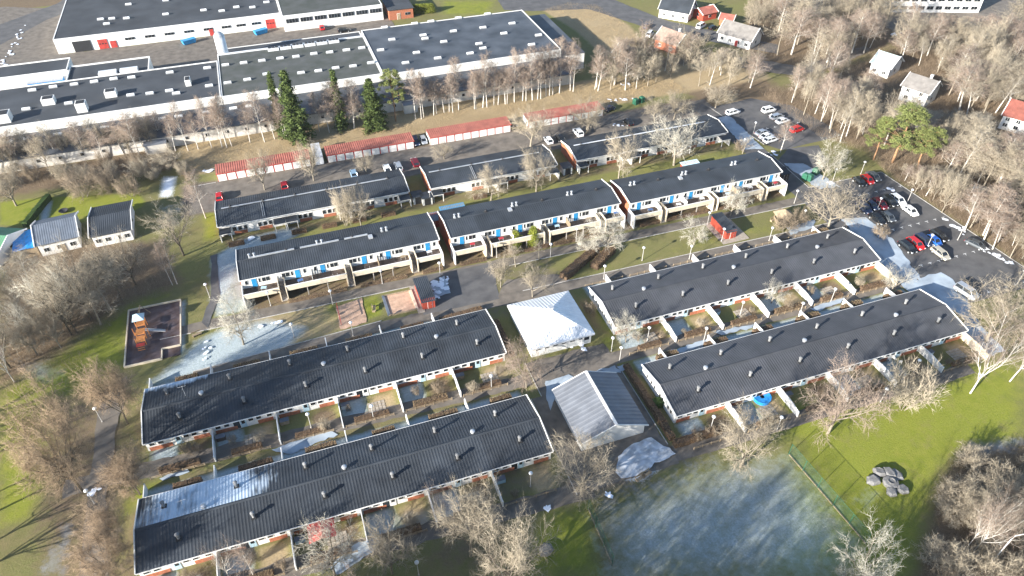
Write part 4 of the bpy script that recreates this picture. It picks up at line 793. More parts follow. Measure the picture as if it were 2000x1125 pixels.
# single trees that can be picked out
for a in [
 ('pale', 476, 673, 584, 80, 'round pale bare tree on the frosty grass by the footpath corner'), ('pink', 1028, 757, 670, 84, 'pinkish bare tree between the pavilion and the black terrace end'), ('broad', 1136, 964, 878, 120, 'wide tan bare tree on the lawn corner beside the green ball fence'),
 ('broad', 1446, 912, 812, 112, 'wide tan bare tree at the outer corner of the clipped brown hedge'), ('broad', 919, 1086, 957, 118, 'large tan bare tree in front of the rimed terrace'), ('bigbirch', 854, 1031, 957, 55, 'slim birch beside the large tan tree before the rimed terrace'),
 ('broad', 1000, 1150, 1030, 130, 'tan bare tree beside the lone boulder on the lawn'), ('broad', 766, 1120, 1030, 100, 'bare tree over the frosty lane in front of the rimed terrace'), ('pale', 654, 1124, 1036, 108, 'pale bare tree in front of the red canopy'),
 ('birch', 497, 1128, 1068, 40, 'small birch right of the birch pair before the rimed terrace'), ('bigbirch', 448, 1128, 1064, 55, 'small spreading birch at the rimed terrace corner garden'), ('pale', 1672, 1150, 1062, 110, 'whitish bare tree at the foot of the frosty pitch'),
 ('pink', 1617, 846, 728, 135, 'big pinkish tree on the bright lawn behind the green fence'), ('tanbush', 1762, 799, 722, 88, 'upright many-stemmed tan tree on the bright lawn edge'), ('bigbirch', 1895, 768, 615, 130, 'tall leaning birch at the end of the lawn terrace'), ('bigbirch', 1972, 745, 580, 120, 'second tall birch at the lawn edge with thick white trunk'),
 ('broad', 1925, 668, 560, 118, 'wide tan tree beside the lawn terrace gable and frosty verge'), ('broad', 1617, 446, 362, 90, 'round tan tree between the gazebo and the car park'), ('pale', 1606, 351, 275, 64, 'pale bare tree beside the dark recycling bins'), ('pale', 1354, 479, 432, 52, 'small lichen-grey tree beside the red shelter'),
 ('pale', 1188, 493, 425, 80, 'spreading whitish tree above the brown hedges'), ('pale', 1145, 498, 462, 48, 'low whitish tree beside the lamp near the thujas'), ('sapling', 1007, 521, 478, 34, 'slim young tree in front of the thuja'), ('broad', 978, 561, 503, 42, 'small tan tree at the edge of the asphalt plaza'),
 ('broad', 1040, 580, 520, 48, 'small tan tree beside the pavilion corner on the path'), ('sapling', 1053, 508, 470, 22, 'thin sapling beside the sandwich of snow and bicycle rail'), ('pale', 1426, 422, 362, 52, 'forked pale tree beside the long red shelter roof'), ('broad', 1208, 348, 262, 62, 'tall tan tree in front of the brick gable terrace'),
 ('pale', 1316, 323, 222, 98, 'large whitish tree in front of the white ridge line terrace'), ('broad', 1047, 374, 292, 66, 'tan tree in front of the short middle terrace, beside its gable'), ('broad', 959, 391, 330, 62, 'rounded tan tree in the middle of the short terrace garden'), ('tanbush', 676, 441, 368, 34, 'narrow upright tree of the pair before the shadowed terrace'), ('broad', 706, 443, 370, 48, 'broader tree of the pair before the shadowed terrace'),
 ('broad', 613, 353, 280, 50, 'tan tree on the asphalt beside the grey container'), ('broad', 517, 371, 298, 52, 'tan tree before the red garage row next to the container'), ('broad', 716, 338, 303, 38, 'small tan tree beside the light blue parked car'), ('broad', 868, 311, 280, 44, 'low tan tree at the bay marks opposite the garages'), ('broad', 1036, 287, 213, 76, 'wide tan tree between two red-roofed garages'),
 ('broad', 1146, 261, 200, 72, 'wide tan tree before the garage row next to the bins'), ('broad', 1278, 239, 193, 44, 'tan tree on the verge beside the garage road'), ('broad', 1316, 233, 178, 46, 'tan tree next to the large whitish tree by the garage road'), ('broad', 1397, 211, 163, 52, 'tan tree on the dry grass island by the upper car park'), ('sapling', 1450, 300, 263, 28, 'lone young tree by the lamp between the upper car park and terrace'),
 ('birch', 1524, 297, 238, 30, 'thin birch behind the three parked cars of the upper car park'), ('dark', 359, 499, 398, 92, 'dark-trunked tree casting its shadow on the grass plot'), ('dark', 265, 556, 452, 78, 'dark-trunked tree in the wood edge near the low dark house'), ('dark', 178, 624, 480, 102, 'tallest dark-trunked tree of the wood by the slate blue house'), ('dark', 140, 655, 520, 72, 'dark-trunked tree leaning over the dead branches'),
 ('birch', 346, 555, 465, 32, 'thin birch of the pair standing by the playground'), ('birch', 337, 557, 475, 26, 'smaller thin birch of the pair standing by the playground'), ('dark', 238, 586, 448, 46, 'slim dark tree in the wood near the low dark house'), ('birch', 402, 426, 330, 36, 'white birch at the end of the shadowed terrace'), ('bigbirch', 28, 746, 640, 72, 'white birch at the foot of the wood'),
 ('beech', 162, 960, 768, 138, 'big round brown-leaved tree on the striped grass slope'), ('beech', 274, 966, 880, 86, 'brown-leaved tree at the corner between the two black terraces'), ('beech', 250, 828, 705, 88, 'brown-leaved tree at the playground corner'), ('beech', 236, 1076, 1000, 82, 'brown-leaved tree beside the footpath at the rimed gable'), ('beech', 226, 1126, 1050, 98, 'brown-leaved tree below the rimed gable over the footpath'),
 ('bigbirch', 1886, 1072, 965, 62, 'left white trunk of the birch pair in the thicket'), ('bigbirch', 1902, 1076, 958, 80, 'right leaning trunk of the birch pair in the thicket'), ('bush', 167, 385, 335, 62, 'round willow-brown bush behind the green garden'), ('bush', 214, 376, 328, 52, 'second brown bush behind the green garden'), ('bush', 259, 384, 345, 40, 'brown bush at the garden corner by the snow heap'), ('broad', 334, 330, 290, 60, 'tan bushy tree beside the snow heap'),
 ('broad', 32, 402, 330, 70, 'bare tree beside the dark water ditch'), ('sapling', 268, 360, 320, 30, 'thin sapling behind the garden bushes'), ('bush', 1000, 500, 478, 16, 'small rusty bush beside the second thuja'), ('bush', 1715, 466, 440, 26, 'pinkish round bush on the frosty verge by the terrace gable'), ('bush', 1443, 294, 275, 0 or 20, 'round rusty bush at the upper car park corner'), ('bush', 1531, 454, 425, 40, 'straw-coloured bush above the car park terrace roof'), ('bush', 1558, 440, 408, 32, 'round brown bush beside the gazebo'),
 ('bush', 1152, 612, 592, 22, 'small rusty round tree at the white terrace gable'), ('pale', 1222, 668, 615, 60, 'pale bare tree in the corner garden of the white terrace'), ('pale', 1740, 572, 522, 50, 'pale tree at the end of the lane by the car park'), ('pale', 1506, 592, 552, 44, 'pale small tree in the garden row beneath the white terrace'),
 ('tanbush', 1225, 160, 80, 60, 'large tan tree among the birches near the white outbuilding'), ('broad', 1345, 135, 60, 70, 'wide tan tree in front of the weathered cottage'), ('broad', 1505, 55, 20, 0 or 26, 'small garden tree on the cottage lawn')]:
    ptree(*a)
for a in (('spruce', 583, 277, 135, 62, 'tallest dark spruce in front of the factory', 0), ('spruce', 552, 262, 140, 26, 'narrow spruce clinging to the tallest spruce', 1), ('spruce', 668, 254, 135, 28, 'slim spruce standing alone in front of the mossy hall', 1), ('spruce', 732, 250, 152, 56, 'dark spruce beside the yellow-green pine', 0)): ptree(*a[:6], 'spruces before the factory', var=a[6])
ptree('pine', 773, 237, 137, 52, 'yellow-green pine beside the spruce in front of the factory')
for a in ((1742, 318, 212, 92, 'broad yellow-green pine at the forest edge near the tall white house'), (1790, 332, 250, 70, 'lower yellow-green pine right behind the forest edge'), (1706, 312, 232, 50, 'yellow-green pine nearest the dark recycling yard'), (1988, 400, 305, 70, 'yellow-green pine deep in the forest by the white shed'), (2005, 380, 290, 60, 'second yellow-green pine deep in the forest')): ptree('pine', *a, group='pines of the forest')
ptree('thuja', 1007, 484, 452, 14, 'left columnar yellow-green thuja before the gallery terrace', 'thujas', 'thuja'); ptree('thuja', 1041, 481, 443, 14, 'taller columnar yellow-green thuja before the gallery terrace', 'thujas', 'thuja')
ptree('thuja', 1394, 119, 95, 10, 'slim dark cypress at the white fence of the cottage', 'cypresses', 'thuja'); ptree('thuja', 1407, 121, 98, 10, 'shorter slim cypress at the white fence of the cottage', 'cypresses', 'thuja')
for k in range(6): ptree('thuja', 808 + k*7, 27 - k*.5, 9 - k*.4, 10, 'columnar thuja in the row by the factory car park', 'thuja row by the factory', 'thuja')
# birch row in front of the factory
BR = [c1(*p) for p in ((965,830),(1035,830),(1090,820),(1165,815),(1222,812),(1248,810),(1275,805),(1375,785),(1455,780),(1510,765),(1565,765),(1578,758),(1755,720),(1810,728),(1850,715),(1945,705),(775,868))] + [c2(*p) for p in ((120,705),(20,715),(455,655),(487,655),(500,645),(555,635),(570,625),(612,620),(640,615),(660,620),(693,605),(780,600),(787,598),(825,590),(848,590),(885,580),(908,575),(948,572),(958,570),(997,562),(1043,555),(1062,555),(1097,550),(1125,545),(1143,542),(1172,530),(1190,525),(1208,520),(1245,512),(1305,498),(1320,505),(1440,490),(1450,480),(1530,465),(1545,470),(1610,440),(1680,420),(1745,410),(1825,390),(1955,375))]
# woods
def inpoly(p, poly):
    c = False; n = len(poly)
    for i in range(n):
        a, b = poly[i], poly[i-1]
        if (a[1] > p[1]) != (b[1] > p[1]) and p[0] < (b[0]-a[0])*(p[1]-a[1])/(b[1]-a[1]) + a[0]: c = not c
    return c
def scatter(poly, n, dmin, seed):
    r = random.Random(seed); xs = [p[0] for p in poly]; ys = [p[1] for p in poly]; out = []
    for _ in range(n*40):
        p = (r.uniform(min(xs), max(xs)), r.uniform(min(ys), max(ys)))
        if inpoly(p, poly) and all((p[0]-q[0])**2 + (p[1]-q[1])**2 > dmin*dmin for q in out): out.append(p)
        if len(out) >= n: break
    return out
CLEAR = [(G(1778, 200), 13), (G(1714, 148), 9), (G(1432, 90), 11), (G(1910, 400), 6), (G(1980, 262), 11), (G(1505, 85), 9), (G(1300, 100), 8), (G(1545, 245), 6)]
MARKS = [(G(*p), l) for p, l in (((1772,395), 'the white saloon'), ((1904,480), 'the kerbside saloon'), ((1700,335), 'the red corner car'), ((1742,318), 'the broad pine'), ((1778,205), 'the tall white house'), ((1714,148), 'the teal-roofed house'), ((1910,398), 'the white forest shed'), ((1980,262), 'the red-tiled house'), ((1556,250), 'the red off-roader'), ((1500,215), 'the white off-roader'), ((1432,90), 'the weathered cottage'), ((1830,40), 'the office block'), ((1600,80), 'the forest lane'), ((1990,400), 'the deep pines'), ((110,500), 'the slate blue house'), ((225,480), 'the low dark house'), ((300,640), 'the playground'), ((10,520), 'the green-roofed house'), ((28,746), 'the foot of the wood'), ((1300,100), 'the orange-roofed house'), ((1215,125), 'the white outbuilding'), ((1250,200), 'the green bins'), ((583,277), 'the tallest spruce'), ((773,237), 'the yellow-green pine'), ((1900,1074), 'the birch pair'), ((1935,1100), 'the curved road lamp'), ((1900,900), 'the lawn'), ((1000,560), 'the plaza'), ((430,350), 'the end garage'), ((617,300), 'the container'), ((900,270), 'the middle garages'), ((1100,235), 'the last garage'), ((60,330), 'the ditch'), ((160,340), 'the willow bushes'), ((250,320), 'the snow heap'), ((330,320), 'the bushy tan tree'))]
VIEWC = [(G(1778,200), 8), (G(1714,148), 6), (G(1432,90), 9), (G(1300,100), 7), (G(1910,398), 2.5), (G(1980,262), 5), (G(1520,245), 12), (G(1830,30), 16), (G(1740,300), 9)]
def wood(poly, n, dmin, seed, kinds, hr, wr, label, group):
    r = random.Random(seed+1); KD = {'birch': 'white-trunked birch', 'forest': 'slender bare tree', 'broad': 'wide-crowned tan tree', 'dark': 'dark-trunked bare tree', 'pale': 'pale-twigged bare tree', 'bush': 'brown bush', 'tanbush': 'tan bush'}
    for u, v in scatter(poly, n, dmin, seed):
        if any(math.hypot(u-c[0], v-c[1]) < d for c, d in CLEAR): continue
        H = r.uniform(*hr); kd = r.choice(kinds)
        for c, d in VIEWC:
            al = -((u-c[0])*SY + (v-c[1])*CY); pe = abs((u-c[0])*CY - (v-c[1])*SY)
            if -3 < al < 34 and pe < d: H = min(H, max(0, al - 4)*.42 + .5)
            al = -((u-c[0])*.925 + (v-c[1])*.379); pe = abs((u-c[0])*.379 - (v-c[1])*.925)
            if -2 < al < 32 and pe < d*.8: H = min(H, max(0, al - 5)*.33 + .5)
        if H < 3: continue
        mid = sum(hr)/2; size = 'tall' if H > mid + .2*(hr[1]-hr[0]) else ('low' if H < mid - .2*(hr[1]-hr[0]) else 'middling')
        lm = min(MARKS, key=lambda q: math.hypot(q[0][0]-u, q[0][1]-v))[1]; tree(kd, u, v, H, H*r.uniform(*wr), f'{size} {KD[kd]} {label}, near {lm}', group)
wood(PX([(1745,352),(1700,318),(1800,340),(1850,330),(2040,400),(2060,545),(1990,518),(1880,452),(1820,400)]), 84, 2.1, 1, ['forest', 'forest', 'birch', 'broad'], (8.5, 15), (.42, .62), 'in the car park strip', 'forest along the car park')
wood(PX([(1850,330),(1700,300),(1660,262),(1720,200),(1850,180),(2040,210),(2060,400)]), 84, 3.3, 2, ['forest', 'forest', 'broad', 'birch'], (9, 15), (.5, .75), 'in the forest between houses', 'forest between the houses')
wood(PX([(1520,190),(1640,160),(1700,180),(1700,262),(1650,285),(1590,262),(1565,225)]), 44, 2.5, 3, ['birch', 'forest', 'forest'], (9, 15), (.35, .5), 'in the copse', 'copse behind the upper car park')
wood(PX([(1440,85),(1490,-10),(1740,0),(1720,100),(1640,140),(1560,125)]), 58, 3.7, 4, ['forest', 'broad', 'birch'], (10, 17), (.5, .7), 'in the high wood', 'wood beyond the cottage')
wood(PX([(1740,120),(1760,75),(2040,50),(2080,220),(1870,175)]), 68, 3.8, 5, ['forest', 'broad', 'birch'], (9, 15), (.5, .7), 'in the far wood', 'far wood')
wood(PX([(-30,590),(60,570),(150,580),(230,585),(200,640),(110,690),(-30,770)]), 28, 3.6, 6, ['dark', 'broad', 'forest', 'pale'], (7, 14), (.5, .85), 'in the lower wood', 'wood beside the playground')
wood(PX([(1150,175),(1190,150),(1430,110),(1500,150),(1470,185),(1330,165),(1200,190)]), 24, 3.4, 7, ['birch', 'broad', 'forest'], (8, 14), (.4, .6), 'in the loose belt', 'tree belt below the cottages')
wood(PX([(1835,960),(1880,900),(1990,880),(2060,960),(2060,1160),(1790,1160),(1810,1090)]), 22, 2.4, 8, ['tanbush', 'tanbush', 'bush', 'broad'], (3.2, 6.5), (.9, 1.3), 'in the thicket', 'thicket bushes')
wood(PX([(-30,340),(200,330),(330,310),(400,330),(300,360),(130,372),(-30,385)]), 14, 3, 9, ['bush', 'tanbush'], (3, 6), (.7, 1.1), 'along the ditch', 'bushes along the ditch')
for i, (x, y) in enumerate(BR):
    hp = random.uniform(62, 108); u, v = G(x, y); lm = min(MARKS, key=lambda q: math.hypot(q[0][0]-u, q[0][1]-v))[1]
    ptree('birch', x, y, y - hp, random.uniform(24, 40), f"{'tall' if hp > 92 else ('low' if hp < 76 else 'middling')} white-trunked birch of the row before the factory, near {lm}", 'birch row before the factory')
for i in range(26):
    x = -5 + i*13 + random.uniform(-5, 5); y = 338 - .14*x + random.uniform(-14, 6); hp = random.uniform(38, 75); kd = ('forest', 'birch', 'broad')[i % 3]
    ptree(kd, x, y, y - hp, random.uniform(28, 44), f"{'tall' if hp > 56 else 'low'} {('slender bare tree', 'white-trunked birch', 'wide-crowned tan tree')[i % 3]} in the shaded annex belt, near {min(MARKS, key=lambda q: math.hypot(q[0][0]-G(x, y)[0], q[0][1]-G(x, y)[1]))[1]}", 'tree belt along the factory annex')
# trees standing below and beside the view, whose shadows lie across the pitch and the grass slope
_r = random.Random(5)
for i in range(56):
    x, y = 330 + i*23 + _r.uniform(-25, 25), _r.uniform(1290, 1700); u, v = G(x, y); H = min(_r.uniform(14, 20), rise(x, y, 1140)); tree(('broad', 'bigbirch', 'pink')[i % 3], u, v, H, H*_r.uniform(.5, .8), 'bare tree below the frosty pitch', 'trees below the pitch')
for i, (x, y) in enumerate(((-70,790),(-110,850),(-60,900),(-120,940),(-80,1000),(-130,1060),(-70,1090),(-150,900),(-60,840),(-100,1150))):
    u, v = G(x, y); tree(('dark', 'broad', 'birch')[i % 3], u, v, 10 + (i*37 % 40)/10, 6 + (i*53 % 30)/10, 'bare tree at the far side of the grass slope', 'trees beside the grass slope')
def scrub(label, poly, n, hr, m, seed, rad=.012, lean=.35, name='undergrowth'):
    rng = np.random.default_rng(seed); q = np.array(poly); lo, hi = q.min(0), q.max(0); P = np.empty((0, 2))
    while len(P) < n: p = rng.uniform(lo, hi, (n*2, 2)); P = np.concatenate([P, p[sdist(p, poly) > 0]])
    P = P[:n]; dens = np.sin(P[:, 0]*.31)*np.sin(P[:, 1]*.37 + 1) + rng.uniform(-.9, .9, n); P = P[dens > -.6]; n = len(P)
    P0 = np.column_stack([P, np.full(n, -.02)]); d = rng.normal(size=(n, 3))*lean; d[:, 2] = 1; P1 = P0 + d*rng.uniform(*hr, (n, 1)); V, F = cones(P0, P1, np.full(n, rad)*rng.uniform(.7, 1.4, n))
    o = struct(name, npmesh(name, V, F, m), 'stuff'); o['label'] = label; o['category'] = 'undergrowth'
scrub('twiggy brown undergrowth beneath the forest trees', PX([(1480,180),(1600,152),(1760,80),(2080,40),(2120,540),(1990,520),(1745,350),(1690,300),(1600,268)]), 80000, (.6, 2.6), SCRUB, 1, .013)
scrub('twiggy undergrowth in the high wood beyond the cottage', PX([(1440,88),(1485,-10),(1750,-5),(1720,105),(1640,142),(1550,130)]), 12000, (.6, 2.2), SCRUB, 2); scrub('dead twigs and leaves in the wood below the slate blue house', PX([(-30,500),(120,490),(290,500),(340,570),(240,610),(180,685),(70,770),(-30,790)]), 16000, (.4, 1.6), SCRUB, 3)
scrub('tall dry grass strip between the garages and the birch row', rect(-28, 120, 178.6, 195.2), 38000, (.3, 1.1), STRAW, 4, .014, .5, 'dry_grass'); scrub('dry grass on the mound behind the factory annex', PX([(1062,20),(1110,6),(1165,10),(1230,52),(1265,98),(1180,108),(1125,60)]), 9000, (.3, .9), STRAW, 5, .016, .5, 'dry_grass')
scrub('dark brambles along the ditch by the factory annex', rect(-100, -30, 185, 195), 9000, (.4, 1.8), SCRUB, 6); scrub('bramble floor of the thicket beside the lawn', PX([(1835,950),(1885,880),(2050,860),(2080,1160),(1790,1160)]), 9000, (.4, 1.6), SCRUB, 7)
# ------------------------------------------------------------------ vehicles
def paint(nm, c, metal=.25): return mat('paint_' + nm, c, .28, .03, 1, 0, .6, metal)
PAINTS = {'white': paint('white', (.78, .78, .77), 0), 'silver': paint('silver', (.48, .50, .52), .5), 'black': paint('black', (.012, .013, .015)), 'red': paint('red', (.48, .012, .015), .05), 'dark red': paint('dark_red', (.16, .01, .02)), 'dark blue': paint('dark_blue', (.02, .035, .08)), 'blue': paint('blue', (.02, .13, .50)), 'beige': paint('beige', (.50, .46, .37)), 'grey': paint('grey', (.10, .11, .12), .4), 'light blue': paint('light_blue', (.30, .45, .58), .4)}
TAILL = mat('tail_lamp', (.35, .01, .01), .3, .05, 2); HEADL = mat('head_lamp', (.7, .72, .74), .15, .05, 2)
CARK = {'sedan': (4.5, 1.78, .92, 1.44, (-1.75, -.95, .55, 1.35)), 'wagon': (4.6, 1.8, .95, 1.5, (-2.1, -1.75, .6, 1.4)), 'hatch': (4.0, 1.72, .95, 1.5, (-1.85, -1.35, .55, 1.25)), 'suv': (4.5, 1.86, 1.08, 1.72, (-2.1, -1.8, .65, 1.35)), 'van': (4.8, 1.9, 1.15, 1.95, (-2.3, -2.15, 1.0, 1.75))}
def car_meshes(kind):
    L, W, zb, zt, (r0, r1, f1, f0) = CARK[kind]; x0, x1 = -L/2, L/2; zl = .28
    # lower body: lofted rings
    st = [(x0, .45, zb*.80, .80), (x0 + .12, .32, zb*.96, .94), (x0 + .6, zl, zb, 1.0), (f0, zl, zb, 1.0), (f0 + .25, zl, zb*.95, .99), (x1 - .35, zl, zb*.86, .96), (x1 - .06, .36, zb*.72, .86), (x1, .45, zb*.62, .74)]
    b = MB(); nr = 8
    for x, z0, z1, k in st:
        w_ = W/2*k; zm = z0 + (z1-z0)*.55
        for y, z in ((-w_*.86, z0), (-w_, z0 + .1), (-w_, zm), (-w_*.90, z1), (w_*.90, z1), (w_, zm), (w_, z0 + .1), (w_*.86, z0)): b.v.append((x, y, z))
    for i in range(len(st)-1):
        for j in range(nr): j2 = (j+1) % nr; b.f.append((i*nr+j, i*nr+j2, (i+1)*nr+j2, (i+1)*nr+j)); b.m.append(0)
    b.f.append(tuple(range(nr))); b.m.append(0); e = (len(st)-1)*nr; b.f.append(tuple(e+j for j in reversed(range(nr)))); b.m.append(0)
    b.f = [tuple(reversed(f)) for f in b.f]
    wr = W/2*.72; b.prism([(r1 - .04, zt - .05), (f1 + .06, zt - .06), (f1 - .05, zt), (r1 + .08, zt + .01)][::-1], 'y', -wr, wr, 0)
    wl = W/2*.88
    for s in (-1, 1):       # pillars
        for (xa, xb) in ((r0, r1), (f0, f1), ((r0+f0)/2 - .15, (r1+f1)/2 - .1)):
            b.tube([(xa, s*wl, zb - .02), (xb, s*wr, zt - .03)], [.06, .05], 4, 0)
    body = b.mesh('body', PAINTS['white'], False)
    g = MB(); A = [(r0 + .04, -wl + .03, zb - .03), (f0 - .04, -wl + .03, zb - .03), (f0 - .04, wl - .03, zb - .03), (r0 + .04, wl - .03, zb - .03)]; T = [(r1 + .03, -wr + .03, zt - .04), (f1 - .03, -wr + .03, zt - .04), (f1 - .03, wr - .03, zt - .04), (r1 + .03, wr - .03, zt - .04)]
    for i in range(4): j = (i+1) % 4; g.quad(A[i], A[j], T[j], T[i])
    glass = g.mesh('windows', GLASS)
    wm = MB(); wm.tube([(0, -.1, 0), (0, .1, 0)], [.32, .32], 14, 0); wheel = wm.mesh('wheel', TYRE); SUBS[wheel.name] = [('rim', MB().tube([(0, -.11, 0), (0, .11, 0)], [.2, .2], 10).mesh('rim', STEEL))]
    h = MB().box(0, 0, 0, .12, .36, .14).mesh('headlight', HEADL); tl = MB().box(0, 0, 0, .1, .26, .2).mesh('taillight', TAILL)
    return body, glass, wheel, h, tl
def car(kind, col, u, v, rz, label, group='parked cars'):
    L, W, zb, zt, _ = CARK[kind]; body, glass, wheel, h, tl = cached(('car', kind), lambda: car_meshes(kind))
    t = thing('parked_car' if kind != 'van' else 'parked_van', label, 'car' if kind != 'van' else 'van', (u, v, .09), rz, group)
    part('body', body, t, mats=[PAINTS[col]]); part('windows', glass, t)
    for x in (-L*.30, L*.31):
        for y in (-1, 1): part('wheel', wheel, t, (x, y*(W/2 - .1), .32))
    for y in (-1, 1): part('headlight', h, t, (L/2 - .07, y*W*.32, zb*.62)); part('taillight', tl, t, (-L/2 + .06, y*W*.36, zb*.66))
    return t
N, S_, E_, W_ = R(90), R(-90), 0, R(180); q15 = lambda x, y: (1500 + x/4, 250 + y/4)
for k, c, p, rz, lab in [
 ('hatch', 'black', q15(712, 425), S_, 'black hatchback at the row end under the red car, car park corner'), ('hatch', 'red', q15(775, 408), S_, 'red car between a black and a grey one at the car park corner'), ('sedan', 'grey', q15(822, 382), S_, 'grey car on the outer side of the red one at the car park corner'),
 ('suv', 'dark blue', q15(748, 632), S_, 'dark car with pale screen cover at the tree end of the middle row'), ('sedan', 'dark blue', q15(802, 604), S_, 'dark blue saloon second from the round tan tree in the middle row'), ('wagon', 'dark red', q15(872, 596), S_, 'wine red estate car in the middle row of the car park'), ('suv', 'black', q15(945, 580), S_, 'black car beside the white estate in the middle row'), ('wagon', 'white', q15(1012, 565), S_, 'white estate car at the forest end of the middle row'),
 ('sedan', 'white', q15(1108, 650), S_, 'white saloon parked alone behind the middle row near the forest'), ('wagon', 'black', q15(852, 716), S_, 'black estate car nearest the frosty verge behind the middle row'), ('hatch', 'grey', q15(935, 700), S_, 'dark grey hatchback beside the black estate behind the middle row'),
 ('wagon', 'black', q15(1086, 935), S_, 'black estate car at the verge end of the lower row'), ('wagon', 'red', q15(1152, 908), S_, 'bright red estate car in the lower row'), ('wagon', 'dark blue', q15(1215, 880), S_, 'navy estate car next to the bright red one'), ('hatch', 'blue', q15(1292, 884), S_, 'bright blue hatchback by the car park lamp'), ('wagon', 'black', q15(1335, 845), S_, 'black estate car at the forest end of the lower row'),
 ('wagon', 'beige', q15(1345, 985), S_, 'beige estate car standing behind the lower row beside a lamp'), ('sedan', 'grey', q15(1618, 912), R(-72), 'grey saloon leaving along the forest kerb of the car park'), ('van', 'silver', (1886, 572), R(-80), 'silver people carrier on the frosty forecourt of the lawn terrace'),
 ('wagon', 'white', (1431, 220), R(8), 'white estate car by the dry grass island of the upper car park'), ('suv', 'white', (1501, 216), R(5), 'white off-roader at the back of the upper car park'), ('wagon', 'silver', (1517, 229), R(8), 'silver estate car beside the white saloon in the upper car park'), ('sedan', 'white', (1528, 237), R(8), 'white saloon next to the dark car in the upper car park'), ('hatch', 'black', (1549, 248), R(8), 'dark hatchback half behind the red car, upper car park'), ('suv', 'red', (1556, 254), R(8), 'red off-roader in the upper car park by the copse'), ('sedan', 'silver', (1488, 260), R(10), 'silver saloon, first of three along the terrace side of the upper car park'), ('sedan', 'white', (1497, 267), R(10), 'white saloon in the middle of the three by the thin birch'), ('wagon', 'white', (1505, 274), R(10), 'white estate car of the three, closest to the thin birch'),
 ('hatch', 'white', (1071, 275), N, 'frosted white hatchback behind the middle terrace gap'), ('hatch', 'black', (1094, 271), N, 'black hatchback beside the brick gable, garage road'), ('suv', 'white', (1129, 260), N, 'white car under the tan tree behind the ridge-line terrace'), ('hatch', 'black', (1227, 240), N, 'black car with snow heaps beside it on the garage road'),
 ('hatch', 'red', (429, 385), N, 'red car at the far corner of the shadowed terrace'), ('hatch', 'red', (556, 363), N, 'red car behind the shadowed terrace beside two tan trees'), ('hatch', 'light blue', (691, 340), N, 'light blue car behind the shadowed terrace'), ('hatch', 'white', (756, 330), N, 'white car behind the end of the shadowed terrace'), ('wagon', 'silver', (778, 326), N, 'frosty silver car next to the white one behind the shadowed terrace'), ('wagon', 'dark red', (811, 318), N, 'dark red car at the gap between two terraces'),
 ('wagon', 'dark blue', (812, 277), S_, 'dark blue estate car squeezed between two garage rows'), ('hatch', 'silver', (827, 275), S_, 'silver hatchback squeezed between two garage rows'), ('sedan', 'black', (1001, 241), S_, 'black saloon at the end wall of a red garage'), ('hatch', 'dark blue', (1190, 213), R(20), 'dark car by the snow edge at the last garage'),
 ('van', 'white', (1269, 68), R(45), 'white panel van parked beside the orange-roofed house'), ('hatch', 'black', (1392, 55), R(20), 'black car in the yard of the black-roofed house'), ('van', 'white', (1369, 52), R(30), 'white van in the yard of the black-roofed house'), ('wagon', 'black', (672, 60), R(0), 'black car in the factory car park by the window band'), ('hatch', 'red', (629, 55), N, 'red car in the factory car park by the window band'), ('sedan', 'dark blue', (1262, 52), R(45), 'dark blue car on the road verge behind the white van')]:
    u, v = G(p[0], p[1], .5); car(k, c, u, v, rz, lab)
